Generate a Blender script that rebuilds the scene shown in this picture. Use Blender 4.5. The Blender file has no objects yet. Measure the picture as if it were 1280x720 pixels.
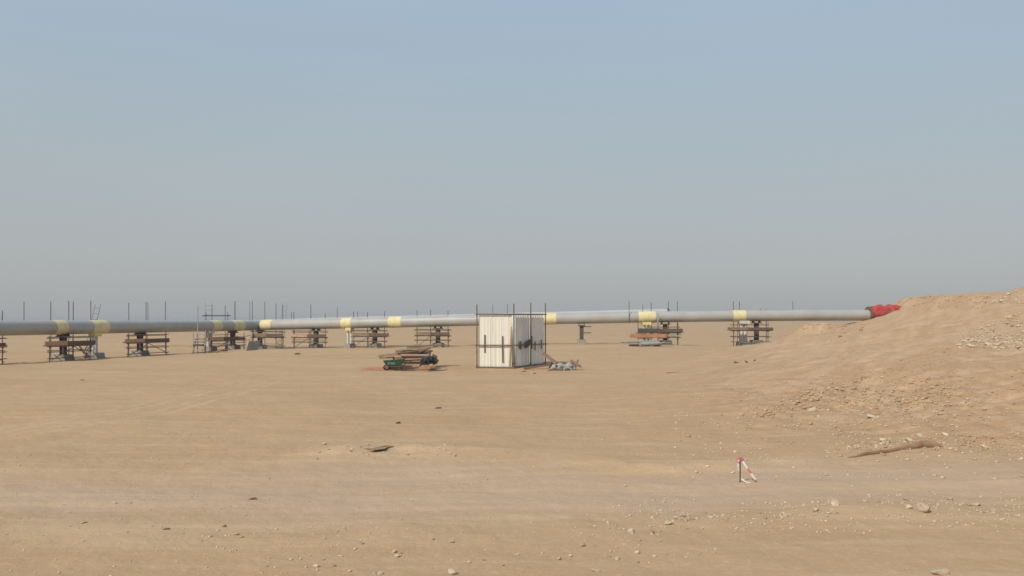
import bpy, bmesh, math, random
import numpy as np
from mathutils import Vector, Matrix, noise as mnoise

random.seed(11)
RNG = np.random.default_rng(11)
scene = bpy.context.scene
COL = scene.collection
F = 1108.5            # focal length in pixels of a 1280-wide frame
EYE = 3.3             # eye height above the plain
HY = 401.0            # row of the horizon

def WX(px, d): return (px - 640.0) * d / F
def WZ(py, d): return EYE + (HY - py) * d / F

# ------------------------------------------------------------------ noise
def _hash(ix, iy, seed):
    h = (ix * 374761393 + iy * 668265263 + seed * 974634777) & 0xFFFFFFFF
    h = ((h ^ (h >> 13)) * 1274126177) & 0xFFFFFFFF
    h = h ^ (h >> 16)
    return (h & 0xFFFFFF) / float(0xFFFFFF) * 2 - 1

def vnoise(x, y, seed=0):
    x = np.asarray(x, float); y = np.asarray(y, float)
    ix = np.floor(x).astype(np.int64); iy = np.floor(y).astype(np.int64)
    fx = x - ix; fy = y - iy
    u = fx * fx * fx * (fx * (fx * 6 - 15) + 10); v = fy * fy * fy * (fy * (fy * 6 - 15) + 10)
    a = _hash(ix, iy, seed); b = _hash(ix + 1, iy, seed)
    c = _hash(ix, iy + 1, seed); d = _hash(ix + 1, iy + 1, seed)
    return (a * (1 - u) + b * u) * (1 - v) + (c * (1 - u) + d * u) * v

def fbm(x, y, scale, octaves=4, seed=0, gain=0.5):
    r = 0; amp = 1; tot = 0; s = 1.0 / scale
    ca, sa = math.cos(0.7), math.sin(0.7)
    for k in range(octaves):
        r = r + amp * vnoise(x * s + 17.3 * k, y * s - 9.1 * k, seed + k)
        x, y = x * ca - y * sa, x * sa + y * ca
        tot += amp; amp *= gain; s *= 2.03
    return r / tot

def sstep(a, b, x):
    t = np.clip((x - a) / (b - a), 0, 1)
    return t * t * (3 - 2 * t)

# ------------------------------------------------------------------ pipeline course
DIA = 1.25
def lineA(px):
    k = (px - 640.0) / F
    y = -59.24 / (k - .245)
    return k * y, y
def curveB_y(x):
    # gentle horizontal bow of the right-hand run
    xs = np.array([-40, -31.8, -12, 7.5, 25, 43, 60.0]); ys = np.array([113.5, 111, 103.0, 99.5, 100.4, 102.8, 105.0])
    A = np.polyfit(xs, ys, 3)
    return np.polyval(A, x)
def lineB(px):
    k = (px - 640.0) / F
    y = 104.0
    for _ in range(30): y = float(curveB_y(k * y))
    return k * y, y
_TOP = np.polyfit([340, 420, 500, 590, 700, 840, 1000, 1085], [399.4, 398, 396.2, 393.6, 390.9, 389.2, 387.7, 387.0], 3)
def zA(px):
    d = lineA(px)[1]; return WZ(400.5, d) - DIA / 2
def zB(px):
    d = lineB(px)[1]; return WZ(float(np.polyval(_TOP, px)), d) - DIA / 2
def pipe_pt(px):
    if px < 326:
        x, y = lineA(px); return Vector((x, y, zA(px)))
    x, y = lineB(px); return Vector((x, y, zB(px)))

# ------------------------------------------------------------------ terrain
_ty = np.array([-50, 0, 12, 17, 23, 27, 35, 44, 53, 66, 80, 92, 100, 106, 112, 130, 200, 400])
_tx = np.array([90, 70, 34, 21, 13.0, 9, 6.0, 6.3, 8.2, 12.6, 17.6, 23.2, 26, 28.6, 32, 45, 78, 160.0])
_wy = np.array([-50, 15, 25, 35, 50, 65, 80, 92, 100, 106, 130, 200, 400])
_ww = np.array([80, 75, 68, 59, 47, 36, 28.4, 22.5, 20.5, 18.0, 20, 30, 60.0])
_pt = np.linspace(-.5, 3, 701)
_pv = np.interp(_pt, [-.5, 0, .2, .585, .69, .9, 1.0, 1.15, 1.6, 3], [0, 0, .55, 2.55, 3.15, 4.85, 5.75, 5.95, 5.9, 5.9])
_k = np.exp(-np.linspace(-2, 2, 31) ** 2); _k /= _k.sum()
_pv = np.convolve(np.pad(_pv, 15, mode='edge'), _k, mode='valid')

def track_dist(x, y):
    """two tyre tracks that run away from the camera on the left"""
    ys = np.array([8, 14, 20, 25, 32, 49, 70, 100.0])
    c = np.interp(y, ys, np.array([-30, -22, -17.2, -14.9, -13.1, -13.6, -16, -21.0]))
    return x - c

def road_mask(x, y):
    """a graded haul track crossing the foreground"""
    c = np.interp(x, [-60, -20, -11, -7, -3.8, -.8, 3.7, 6, 12, 22, 40], [14.5, 16.2, 16.8, 17.2, 18.2, 17.9, 17.3, 18.2, 18.6, 17.5, 15])
    w = np.interp(x, [-60, -11, -7, -3.8, -.8, 3.7, 6, 12, 40], [2.6, 2.4, 2.6, 3.6, 3.1, 2.0, 2.2, 2.6, 2.4])
    return (y - c) / w

SIGHT = {}
def gz(x, y, fine=True):
    x = np.asarray(x, float); y = np.asarray(y, float)
    z = -0.22 * sstep(-22, -34, x) * sstep(50, 80, y) * (1 - sstep(150, 260, y))
    z = z + 0.72 * np.exp(-((x - 9) / 21.0) ** 2) * sstep(56, 88, y) * (1 - sstep(150, 400, y))
    z = z + .10 * fbm(x, y, 14, 3, 3) * sstep(6, 30, np.hypot(x, y))
    rr_ = np.hypot(x, y)
    z = z + .35 * fbm(x, y, 160, 3, 9) * sstep(160, 420, rr_) + 2.75 * sstep(230, 620, rr_)
    # the embankment
    t = (x - np.interp(y, _ty, _tx)) / np.interp(y, _wy, _ww)
    t = t + .05 * fbm(x, y, 7, 3, 21)
    env = 1 - sstep(160, 330, y)
    m = np.interp(t, _pt, _pv) * env
    far = sstep(60, 95, y)
    z = z + m
    z = z + 1.45 * np.exp(-((x - 33.6) / 2.7) ** 2 - ((y - 99.0) / 2.3) ** 2)
    z = z + 2.1 * np.exp(-((x - 61) / 4.6) ** 2 - ((y - 99) / 5.0) ** 2)
    onm = sstep(.03, .25, t) * env
    ax0 = x * .97 + y * .25; bx0 = -x * .25 + y * .97
    z = z + onm * (.34 * fbm(x, y, 5.0, 4, 31) + .08 * fbm(x, y, .9, 4, 41) + .12 * (1 - 2 * np.abs(fbm(ax0 * .5, bx0, 2.6, 3, 43))) * (1 - sstep(85, 100, y)))
    # crest line, broken by small lumps
    z = z + .20 * sstep(.95, 1.1, t) * env * (fbm(x, y, 1.5, 3, 51) + .7 * np.clip(fbm(x, y, .7, 3, 55), 0, 1))
    # bedding cut for the pipeline
    # furrows left by the machines that pushed the bank up
    ax = x * .5 + y * .866; bx = -x * .866 + y * .5
    z = z + onm * .07 * fbm(ax * .16, bx * 1.1, 1.0, 3, 58) * (1 - sstep(90, 120, y))
    z = z + onm * .10 * np.clip(fbm(x, y, 1.1, 4, 59), 0, 1) * (1 - sstep(120, 150, y))
    # clods where the pipe first meets the bank
    z = z + .45 * np.exp(-((x - 38.0) / 3.0) ** 2 - ((y - 100.2) / 1.3) ** 2) * np.clip(fbm(x, y, .9, 3, 62) + .1, 0, 1) * 1.6
    yb = curveB_y(x)
    k = (np.clip(x, 20, 60)) / np.clip(yb, 60, 200)
    px = 640 + k * F
    bot = EYE + (HY - np.polyval(_TOP, np.clip(px, 340, 1085))) * yb / F - DIA
    wcut = (1 - sstep(.75, 2.2, np.abs(y - yb))) * sstep(33.5, 36.5, x) * (1 - sstep(43.2, 45.2, x))
    lim = np.minimum(z, bot + .05 + 0.5 * np.abs(y - yb) ** 2 * .25)
    z = z * (1 - wcut) + lim * wcut
    if not fine: return z
    # erosion patch on the near flank
    if SIGHT:
        ex, ey = SIGHT['erode']
        e = np.exp(-((x - ex) / 6.5) ** 2 - ((y - ey) / 9.0) ** 2)
        r = 1 - np.abs(fbm(x, y, 1.3, 4, 61)) * 2.2
        z = z + e * (.20 * r - .14)
        r2 = 1 - np.abs(fbm(x * 1.0, y * .6, 2.6, 3, 66)) * 2.4
        z = z + np.clip(e * 2, 0, 1) * .10 * np.clip(r2, -.5, 1)
    if 'sheet' in SIGHT:
        sx_, sy_ = SIGHT['sheet']
        z = z + .16 * np.exp(-((x - sx_) / 2.6) ** 2 - ((y - sy_) / 1.0) ** 2) * (1 + .7 * fbm(x, y, 1.1, 3, 63))
    rd = road_mask(x, y)
    onroad = np.exp(-np.clip(np.abs(rd), 0, 6) ** 4)
    near = 1 - sstep(30, 60, np.hypot(x, y))
    z = z - .05 * onroad * near
    z = z + .08 * np.exp(-((np.abs(rd) - 1.2) / .25) ** 2) * near * np.clip(.3 + 1.6 * fbm(x, y, 2.2, 4, 71), 0, 1.4) * sstep(-9, 0, x)
    # wheel ruts along the road
    z = z + .03 * onroad * near * fbm(x * .12, (y - 16) * 1.8 + .25 * fbm(x, y, 6, 2, 8), 1.0, 3, 73)
    td = track_dist(x, y)
    tk = sstep(9, 14, y) * (1 - sstep(33, 60, y))
    for c in (-.85, .85):
        q = td - c + .06 * fbm(x, y, 2, 2, 81)
        z = z - .022 * tk * np.exp(-(q / .2) ** 2) + .020 * tk * np.exp(-((np.abs(q) - .36) / .13) ** 2)
    d = np.hypot(x, y)
    z = z + (.022 * fbm(x, y, 1.1, 3, 91) + .012 * fbm(x, y, .28, 3, 95)) * (1 - sstep(40, 90, d))
    z = z + (.08 * fbm(x, y, 3.2, 3, 97) + .09 * fbm(x, y, 8, 2, 99)) * sstep(10, 24, d) * (1 - sstep(120, 200, d))
    return z

_DD = np.geomspace(5, 300, 240)
def hit(px, py, fine=True):
    """world point of the ground seen at a spot"""
    xs = (px - 640) / F * _DD; zr = EYE + (HY - py) / F * _DD
    g = gz(xs, _DD, False)
    w = np.nonzero(g >= zr)[0]
    i = max(1, w[0] if len(w) else len(_DD) - 1)
    dd = np.linspace(_DD[max(i - 3, 0)], _DD[min(i + 2, len(_DD) - 1)], 28)
    xs = (px - 640) / F * dd; zr = EYE + (HY - py) / F * dd; g = gz(xs, dd, fine)
    w = np.nonzero(g >= zr)[0]; i = w[0] if len(w) else 27
    return Vector((xs[i], dd[i], g[i]))
_h = hit(1120, 500, False); SIGHT['erode'] = (_h.x, _h.y)
_h = hit(480, 563, False); SIGHT['sheet'] = (_h.x, _h.y)
def G(x, y): return float(gz(np.array([x]), np.array([y]))[0])

# ------------------------------------------------------------------ materials
def new_mat(name):
    m = bpy.data.materials.new(name); m.use_nodes = True
    nt = m.node_tree
    return m, nt, nt.nodes['Principled BSDF']

def mat(name, col, rough=.7, var=.18, scale=3.0, metal=0.0, bump=.1, dirt=None, dirt_amt=.5, bscale=20, spec=.3, stretch=None):
    m, nt, b = new_mat(name); N = nt.nodes; L = nt.links
    tc = N.new('ShaderNodeTexCoord')
    src = tc.outputs['Object']
    if stretch:
        mp = N.new('ShaderNodeMapping'); mp.inputs['Scale'].default_value = stretch
        L.new(src, mp.inputs['Vector']); src = mp.outputs['Vector']
    n1 = N.new('ShaderNodeTexNoise'); n1.inputs['Scale'].default_value = scale; n1.inputs['Detail'].default_value = 6
    L.new(src, n1.inputs['Vector'])
    r = N.new('ShaderNodeValToRGB')
    lo = [c * (1 - var) for c in col]; hi = [min(1, c * (1 + var)) for c in col]
    r.color_ramp.elements[0].position = .3; r.color_ramp.elements[0].color = (*lo, 1)
    r.color_ramp.elements[1].position = .7; r.color_ramp.elements[1].color = (*hi, 1)
    L.new(n1.outputs['Fac'], r.inputs['Fac'])
    out = r.outputs['Color']
    if dirt:
        n2 = N.new('ShaderNodeTexNoise'); n2.inputs['Scale'].default_value = scale * .6; n2.inputs['Detail'].default_value = 8
        n2.inputs['Roughness'].default_value = .7
        L.new(src, n2.inputs['Vector'])
        r2 = N.new('ShaderNodeValToRGB'); r2.color_ramp.elements[0].position = .48; r2.color_ramp.elements[1].position = .66
        r2.color_ramp.elements[0].color = (0, 0, 0, 1); r2.color_ramp.elements[1].color = (dirt_amt,) * 3 + (1,)
        L.new(n2.outputs['Fac'], r2.inputs['Fac'])
        mx = N.new('ShaderNodeMix'); mx.data_type = 'RGBA'
        L.new(r2.outputs['Color'], mx.inputs['Factor']); L.new(out, mx.inputs[6]); mx.inputs[7].default_value = (*dirt, 1)
        out = mx.outputs[2]
    L.new(out, b.inputs['Base Color'])
    b.inputs['Roughness'].default_value = rough; b.inputs['Metallic'].default_value = metal
    b.inputs['Specular IOR Level'].default_value = spec
    if bump:
        n3 = N.new('ShaderNodeTexNoise'); n3.inputs['Scale'].default_value = bscale; n3.inputs['Detail'].default_value = 5
        L.new(src, n3.inputs['Vector'])
        bp = N.new('ShaderNodeBump'); bp.inputs['Strength'].default_value = bump; bp.inputs['Distance'].default_value = .03
        L.new(n3.outputs['Fac'], bp.inputs['Height']); L.new(bp.outputs['Normal'], b.inputs['Normal'])
    return m

SANDC = (.43, .305, .180)
M = {
    'pipe': mat('pipe_coating', (.385, .38, .352), .45, .07, .8, bump=.02, dirt=(.36, .29, .2), dirt_amt=.35, spec=.4),
    'pipe_top': mat('galvanised_pipe', (.44, .445, .44), .4, .05, .8, bump=.02, spec=.5),
    'wrap': mat('joint_wrap_yellow', (.68, .60, .33), .75, .10, 2.0, bump=.15, dirt=(.55, .45, .25), dirt_amt=.4),
    'steel_dark': mat('dark_rusty_steel', (.085, .070, .058), .7, .3, 4, dirt=(.13, .07, .04), dirt_amt=.6),
    'tube': mat('scaffold_tube', (.13, .115, .10), .55, .3, 3, dirt=(.16, .09, .05), dirt_amt=.6),
    'ladder': mat('dull_ladder_steel', (.22, .22, .22), .6, .15, 3, dirt=(.2, .14, .09), dirt_amt=.4),
    'tube_pale': mat('galvanised_tube', (.36, .35, .32), .5, .15, 3, dirt=(.2, .14, .09), dirt_amt=.4),
    'plank': mat('weathered_plank', (.235, .16, .108), .85, .35, 1.5, bump=.3, dirt=(.25, .19, .13), dirt_amt=.5, stretch=(.6, 3, 8)),
    'toe_dark': mat('dark_toe_board', (.125, .085, .062), .85, .3, 1.5, bump=.3, stretch=(.6, 3, 8)),
    'plank_red': mat('reddish_plank', (.47, .27, .18), .85, .22, 1.5, bump=.3, stretch=(.6, 3, 8)),
    'plank_orange': mat('orange_formwork_beam', (.37, .18, .10), .8, .18, 2, bump=.2),
    'plank_grey': mat('sun_bleached_board', (.41, .30, .195), .85, .25, 1.5, bump=.3, dirt=(.15, .1, .07), dirt_amt=.5, stretch=(.6, 3, 8)),
    'concrete': mat('pale_concrete', (.29, .265, .225), .9, .14, 3, bump=.25, dirt=(.22, .18, .14), dirt_amt=.5),
    'conc_grey': mat('stained_concrete', (.19, .185, .17), .9, .2, 3, bump=.25, dirt=(.3, .24, .17), dirt_amt=.4),
    'white_steel': mat('white_painted_steel', (.60, .585, .53), .55, .08, 3, bump=.05, dirt=(.35, .25, .16), dirt_amt=.4),
    'yellow_steel': mat('yellow_painted_steel', (.68, .57, .24), .6, .08, 3, bump=.05, dirt=(.4, .3, .15), dirt_amt=.4),
    'shed_white': mat('white_sheet_metal', (.765, .74, .63), .5, .05, .7, bump=.03, dirt=(.52, .41, .27), dirt_amt=.38, stretch=(5, 5, .3)),
    'shed_grey': mat('galvanised_sheet', (.76, .75, .70), .5, .08, .8, bump=.03, dirt=(.36, .31, .24), dirt_amt=.4, stretch=(3, 3, .35)),
    'frame': mat('shed_frame_steel', (.17, .13, .10), .65, .3, 3, dirt=(.2, .12, .07), dirt_amt=.5),
    'rag': mat('dark_rag', (.10, .092, .084), .95, .3, 5),
    'green': mat('green_barrow_paint', (.028, .085, .048), .5, .2, 4, dirt=(.2, .17, .12), dirt_amt=.35),
    'white_paint': mat('white_lettering', (.5, .53, .48), .6, .05, 3, bump=0),
    'rubber': mat('black_rubber', (.03, .028, .027), .8, .3, 5, dirt=(.18, .13, .09), dirt_amt=.4),
    'rust': mat('rusty_red_rim', (.32, .13, .08), .8, .25, 5),
    'tarp_black': mat('black_plastic', (.032, .030, .030), .5, .3, 4, bump=.4, bscale=6),
    'sack': mat('grey_cement_sack', (.36, .345, .31), .9, .12, 4, bump=.4, bscale=9, dirt=(.2, .16, .12), dirt_amt=.5),
    'red_tarp': mat('red_tarpaulin', (.46, .06, .055), .75, .2, .9, bump=.35, bscale=5, dirt=(.085, .055, .05), dirt_amt=.95),
    'cap': mat('rusty_pipe_end', (.16, .09, .06), .8, .25, 4),
    'tape_red': mat('red_tape', (.50, .14, .17), .5, .1, 5, bump=0),
    'tape_white': mat('white_tape', (.66, .60, .555), .5, .05, 5, bump=0),
    'stake': mat('rebar_stake', (.09, .055, .04), .8, .3, 8),
    'log': mat('brown_buried_pole', (.30, .18, .105), .85, .28, 3, bump=.4, bscale=12, dirt=(.42, .30, .19), dirt_amt=.5),
    'scrap': mat('dark_scrap', (.15, .11, .072), .9, .3, 5),
}

def stone_material(name, col, var):
    m, nt, b = new_mat(name); N = nt.nodes; L = nt.links
    oi = N.new('ShaderNodeObjectInfo'); tc = N.new('ShaderNodeTexCoord')
    n = N.new('ShaderNodeTexNoise'); n.inputs['Scale'].default_value = 2.5; n.inputs['Detail'].default_value = 6
    L.new(tc.outputs['Object'], n.inputs['Vector'])
    r = N.new('ShaderNodeValToRGB')
    r.color_ramp.elements[0].position = .3; r.color_ramp.elements[0].color = (*[c * (1 - var) for c in col], 1)
    r.color_ramp.elements[1].position = .72; r.color_ramp.elements[1].color = (*[c * (1 + var * .6) for c in col], 1)
    L.new(n.outputs['Fac'], r.inputs['Fac'])
    hsv = N.new('ShaderNodeHueSaturation')
    mr = N.new('ShaderNodeMapRange'); mr.inputs['To Min'].default_value = .88; mr.inputs['To Max'].default_value = 1.2
    L.new(oi.outputs['Random'], mr.inputs['Value']); L.new(mr.outputs['Result'], hsv.inputs['Value'])
    L.new(r.outputs['Color'], hsv.inputs['Color']); L.new(hsv.outputs['Color'], b.inputs['Base Color'])
    b.inputs['Roughness'].default_value = .95; b.inputs['Specular IOR Level'].default_value = .15
    n3 = N.new('ShaderNodeTexNoise'); n3.inputs['Scale'].default_value = 9; n3.inputs['Detail'].default_value = 6
    L.new(tc.outputs['Object'], n3.inputs['Vector'])
    bp = N.new('ShaderNodeBump'); bp.inputs['Strength'].default_value = .5; bp.inputs['Distance'].default_value = .06
    L.new(n3.outputs['Fac'], bp.inputs['Height']); L.new(bp.outputs['Normal'], b.inputs['Normal'])
    return m
M['stone'] = stone_material('pale_limestone', (.56, .45, .32), .2)
M['gravel'] = stone_material('pale_gravel', (.62, .50, .36), .3)
M['clod'] = stone_material('dry_earth_clod', (.47, .33, .195), .25)
M['stone_brown'] = stone_material('sandy_stone', (.43, .315, .20), .22)

def ground_material():
    m, nt, b = new_mat('desert_sand'); N = nt.nodes; L = nt.links
    tc = N.new('ShaderNodeTexCoord'); P = tc.outputs['Object']
    def noise(scale, detail=5, rough=.55, sc=None, dist=0):
        n = N.new('ShaderNodeTexNoise'); n.inputs['Scale'].default_value = scale
        n.inputs['Detail'].default_value = detail; n.inputs['Roughness'].default_value = rough
        n.inputs['Distortion'].default_value = dist
        if sc:
            mp = N.new('ShaderNodeMapping'); mp.inputs['Scale'].default_value = sc
            L.new(P, mp.inputs['Vector']); L.new(mp.outputs['Vector'], n.inputs['Vector'])
        else: L.new(P, n.inputs['Vector'])
        return n.outputs['Fac']
    def ramp(src, p0, p1, c0=(0, 0, 0), c1=(1, 1, 1)):
        r = N.new('ShaderNodeValToRGB'); r.color_ramp.elements[0].position = p0; r.color_ramp.elements[1].position = p1
        r.color_ramp.elements[0].color = (*c0, 1); r.color_ramp.elements[1].color = (*c1, 1)
        L.new(src, r.inputs['Fac']); return r.outputs['Color']
    def mix(fac, a, c, mode='MIX'):
        x = N.new('ShaderNodeMix'); x.data_type = 'RGBA'; x.blend_type = mode
        if isinstance(fac, float): x.inputs['Factor'].default_value = fac
        else: L.new(fac, x.inputs['Factor'])
        for s, v in ((6, a), (7, c)):
            if isinstance(v, tuple): x.inputs[s].default_value = (*v, 1)
            else: L.new(v, x.inputs[s])
        return x.outputs[2]
    def attr(name):
        a = N.new('ShaderNodeAttribute'); a.attribute_name = name; return a.outputs['Fac']
    def mul(a, v):
        n = N.new('ShaderNodeMath'); n.operation = 'MULTIPLY'; L.new(a, n.inputs[0])
        if isinstance(v, float): n.inputs[1].default_value = v
        else: L.new(v, n.inputs[1])
        return n.outputs[0]
    base = ramp(noise(.09, 5, .6), .3, .7, (.415, .292, .170), (.455, .325, .195))
    base = mix(mul(ramp(noise(.045, 4, .6, (.6, 1.6, 1)), .42, .62), .6), base, (.475, .345, .215))
    # patches of finer pale drift and of coarser brown grit
    base = mix(mul(ramp(noise(.35, 6, .65), .5, .72), .45), base, (.50, .37, .235))
    base = mix(mul(ramp(noise(.8, 6, .7, dist=.4), .52, .72), .35), base, (.355, .238, .135))
    base = mix(mul(attr('road'), ramp(noise(1.0, 6, .6, (.08, 1.3, 1)), .3, .75, (.5,) * 3, (1.0,) * 3)), base, (.475, .36, .262))
    base = mix(mul(attr('rim'), .62), base, (.54, .41, .265))
    base = mix(mul(attr('erode'), ramp(noise(1.6, 6, .7), .35, .65, (.2,) * 3, (.95,) * 3)), base, (.375, .232, .128))
    # machine-dragged streaks of paler and browner fill on the bank
    rot = N.new('ShaderNodeMapping'); rot.inputs['Rotation'].default_value = (0, 0, math.radians(-60)); L.new(P, rot.inputs['Vector'])
    st = N.new('ShaderNodeMapping'); st.inputs['Scale'].default_value = (.09, .85, .3); L.new(rot.outputs['Vector'], st.inputs['Vector'])
    sn = N.new('ShaderNodeTexNoise'); sn.inputs['Scale'].default_value = 1.0; sn.inputs['Detail'].default_value = 7; sn.inputs['Roughness'].default_value = .68
    L.new(st.outputs['Vector'], sn.inputs['Vector'])
    bk = attr('bank')
    base = mix(mul(bk, mul(ramp(sn.outputs['Fac'], .5, .68), .75)), base, (.53, .395, .265))
    base = mix(mul(bk, mul(ramp(sn.outputs['Fac'], .34, .52, (1, 1, 1), (0, 0, 0)), .8)), base, (.375, .245, .138))
    base = mix(mul(bk, .25), base, (.44, .305, .19))
    base = mix(mul(bk, mul(ramp(noise(.55, 6, .7), .5, .66), .5)), base, (.49, .365, .27))
    # speckle of grit
    base = mix(mul(ramp(noise(7, 4, .75), .55, .68), .42), base, (.60, .475, .33))
    base = mix(mul(ramp(noise(11, 4, .75, (1, 1.0, 1)), .58, .72), .20), base, (.28, .185, .105))
    # thin drift streaks lying along the wind
    base = mix(mul(ramp(noise(1.0, 5, .6, (.13, 2.2, 1)), .5, .68), .6), base, (.53, .40, .265))
    wm = N.new('ShaderNodeVectorMath'); wm.operation = 'MULTIPLY'; wm.inputs[1].default_value = (1.045, .985, .92); L.new(base, wm.inputs[0])
    L.new(wm.outputs['Vector'], b.inputs['Base Color'])
    b.inputs['Roughness'].default_value = 1.0; b.inputs['Specular IOR Level'].default_value = .08
    hs = noise(2.2, 8, .68); h2 = noise(14, 5, .7)
    ad = N.new('ShaderNodeMath'); ad.operation = 'MULTIPLY_ADD'; L.new(h2, ad.inputs[0]); ad.inputs[1].default_value = .35; L.new(hs, ad.inputs[2])
    bp = N.new('ShaderNodeBump'); bp.inputs['Strength'].default_value = .45; bp.inputs['Distance'].default_value = .10
    L.new(ad.outputs[0], bp.inputs['Height']); L.new(bp.outputs['Normal'], b.inputs['Normal'])
    return m
M['sand'] = ground_material()

# ------------------------------------------------------------------ builders
class MB:
    def __init__(s): s.v = []; s.f = []
    def add(s, v, f):
        n = len(s.v); s.v += [tuple(p) for p in v]; s.f += [tuple(i + n for i in q) for q in f]; return s
    def beam(s, p0, p1, w, h, up=Vector((0, 0, 1))):
        p0 = Vector(p0); p1 = Vector(p1); d = (p1 - p0).normalized()
        if abs(d.dot(up)) > .98: up = Vector((0, 1, 0))
        a = d.cross(up).normalized() * (w / 2); c = a.cross(d).normalized() * (h / 2)
        v = [p + sx * a + sy * c for p in (p0, p1) for sx, sy in ((-1, -1), (1, -1), (1, 1), (-1, 1))]
        return s.add(v, [(3, 2, 1, 0), (4, 5, 6, 7), (0, 1, 5, 4), (1, 2, 6, 5), (2, 3, 7, 6), (3, 0, 4, 7)])
    def box(s, c, sx, sy, sz, rot=0.0, taper=1.0):
        c = Vector(c); cr, sr = math.cos(rot), math.sin(rot); v = []
        for k, z in ((1.0, -sz / 2), (taper, sz / 2)):
            for x, y in ((-1, -1), (1, -1), (1, 1), (-1, 1)):
                a, b = x * sx / 2 * k, y * sy / 2 * k
                v.append(c + Vector((a * cr - b * sr, a * sr + b * cr, z)))
        return s.add(v, [(3, 2, 1, 0), (4, 5, 6, 7), (0, 1, 5, 4), (1, 2, 6, 5), (2, 3, 7, 6), (3, 0, 4, 7)])
    def tube(s, pts, r, n=8, caps=True):
        pts = [Vector(p) for p in pts]; rs = r if isinstance(r, (list, tuple)) else [r] * len(pts)
        v = []; f = []
        t0 = (pts[1] - pts[0]).normalized(); up = Vector((0, 0, 1)) if abs(t0.z) < .9 else Vector((1, 0, 0))
        for i, p in enumerate(pts):
            t = (pts[min(i + 1, len(pts) - 1)] - pts[max(i - 1, 0)]).normalized()
            a = t.cross(up).normalized(); b = a.cross(t).normalized()
            for k in range(n):
                q = 2 * math.pi * k / n
                v.append(p + (a * math.cos(q) + b * math.sin(q)) * rs[i])
        for i in range(len(pts) - 1):
            for k in range(n):
                f.append((i * n + k, i * n + (k + 1) % n, (i + 1) * n + (k + 1) % n, (i + 1) * n + k))
        if caps:
            m_ = len(v); v += v[:n]; f.append(tuple(m_ + k for k in range(n - 1, -1, -1)))
            m_ = len(v); v += v[(len(pts) - 1) * n:(len(pts) - 1) * n + n]; f.append(tuple(m_ + k for k in range(n)))
        return s.add(v, f)
    def build(s, name, m, parent=None, smooth=False, bevel=0.0):
        me = bpy.data.meshes.new(name)
        base = Vector((0, 0, 0))
        if parent is not None: base = parent_world(parent)
        elif s.v:
            a = np.array(s.v); base = Vector(((a[:, 0].min() + a[:, 0].max()) / 2, (a[:, 1].min() + a[:, 1].max()) / 2, a[:, 2].min()))
        me.from_pydata([tuple(Vector(p) - base) for p in s.v], [], s.f); me.update()
        bm = bmesh.new(); bm.from_mesh(me); bmesh.ops.recalc_face_normals(bm, faces=bm.faces)
        if bevel:
            bmesh.ops.bevel(bm, geom=list(bm.edges), offset=bevel, segments=1, affect='EDGES')
        bm.to_mesh(me); bm.free()
        if smooth:
            for p in me.polygons: p.use_smooth = len(p.vertices) <= 4
        me.materials.append(M[m])
        o = bpy.data.objects.new(name, me); COL.objects.link(o)
        if parent is None: o.location = base
        else: o.parent = parent
        return o

def parent_world(o):
    v = Vector(o.location)
    while o.parent is not None:
        o = o.parent; v = v + Vector(o.location)
    return v

def tag(o, label, cat, group=None, kind=None):
    o['label'] = label
    if cat: o['category'] = cat
    if group: o['group'] = group
    if kind: o['kind'] = kind
    return o
def thing(name, label, cat, loc, group=None):
    o = bpy.data.objects.new(name, None); COL.objects.link(o); o.location = loc; o.empty_display_size = .2
    return tag(o, label, cat, group)

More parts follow.
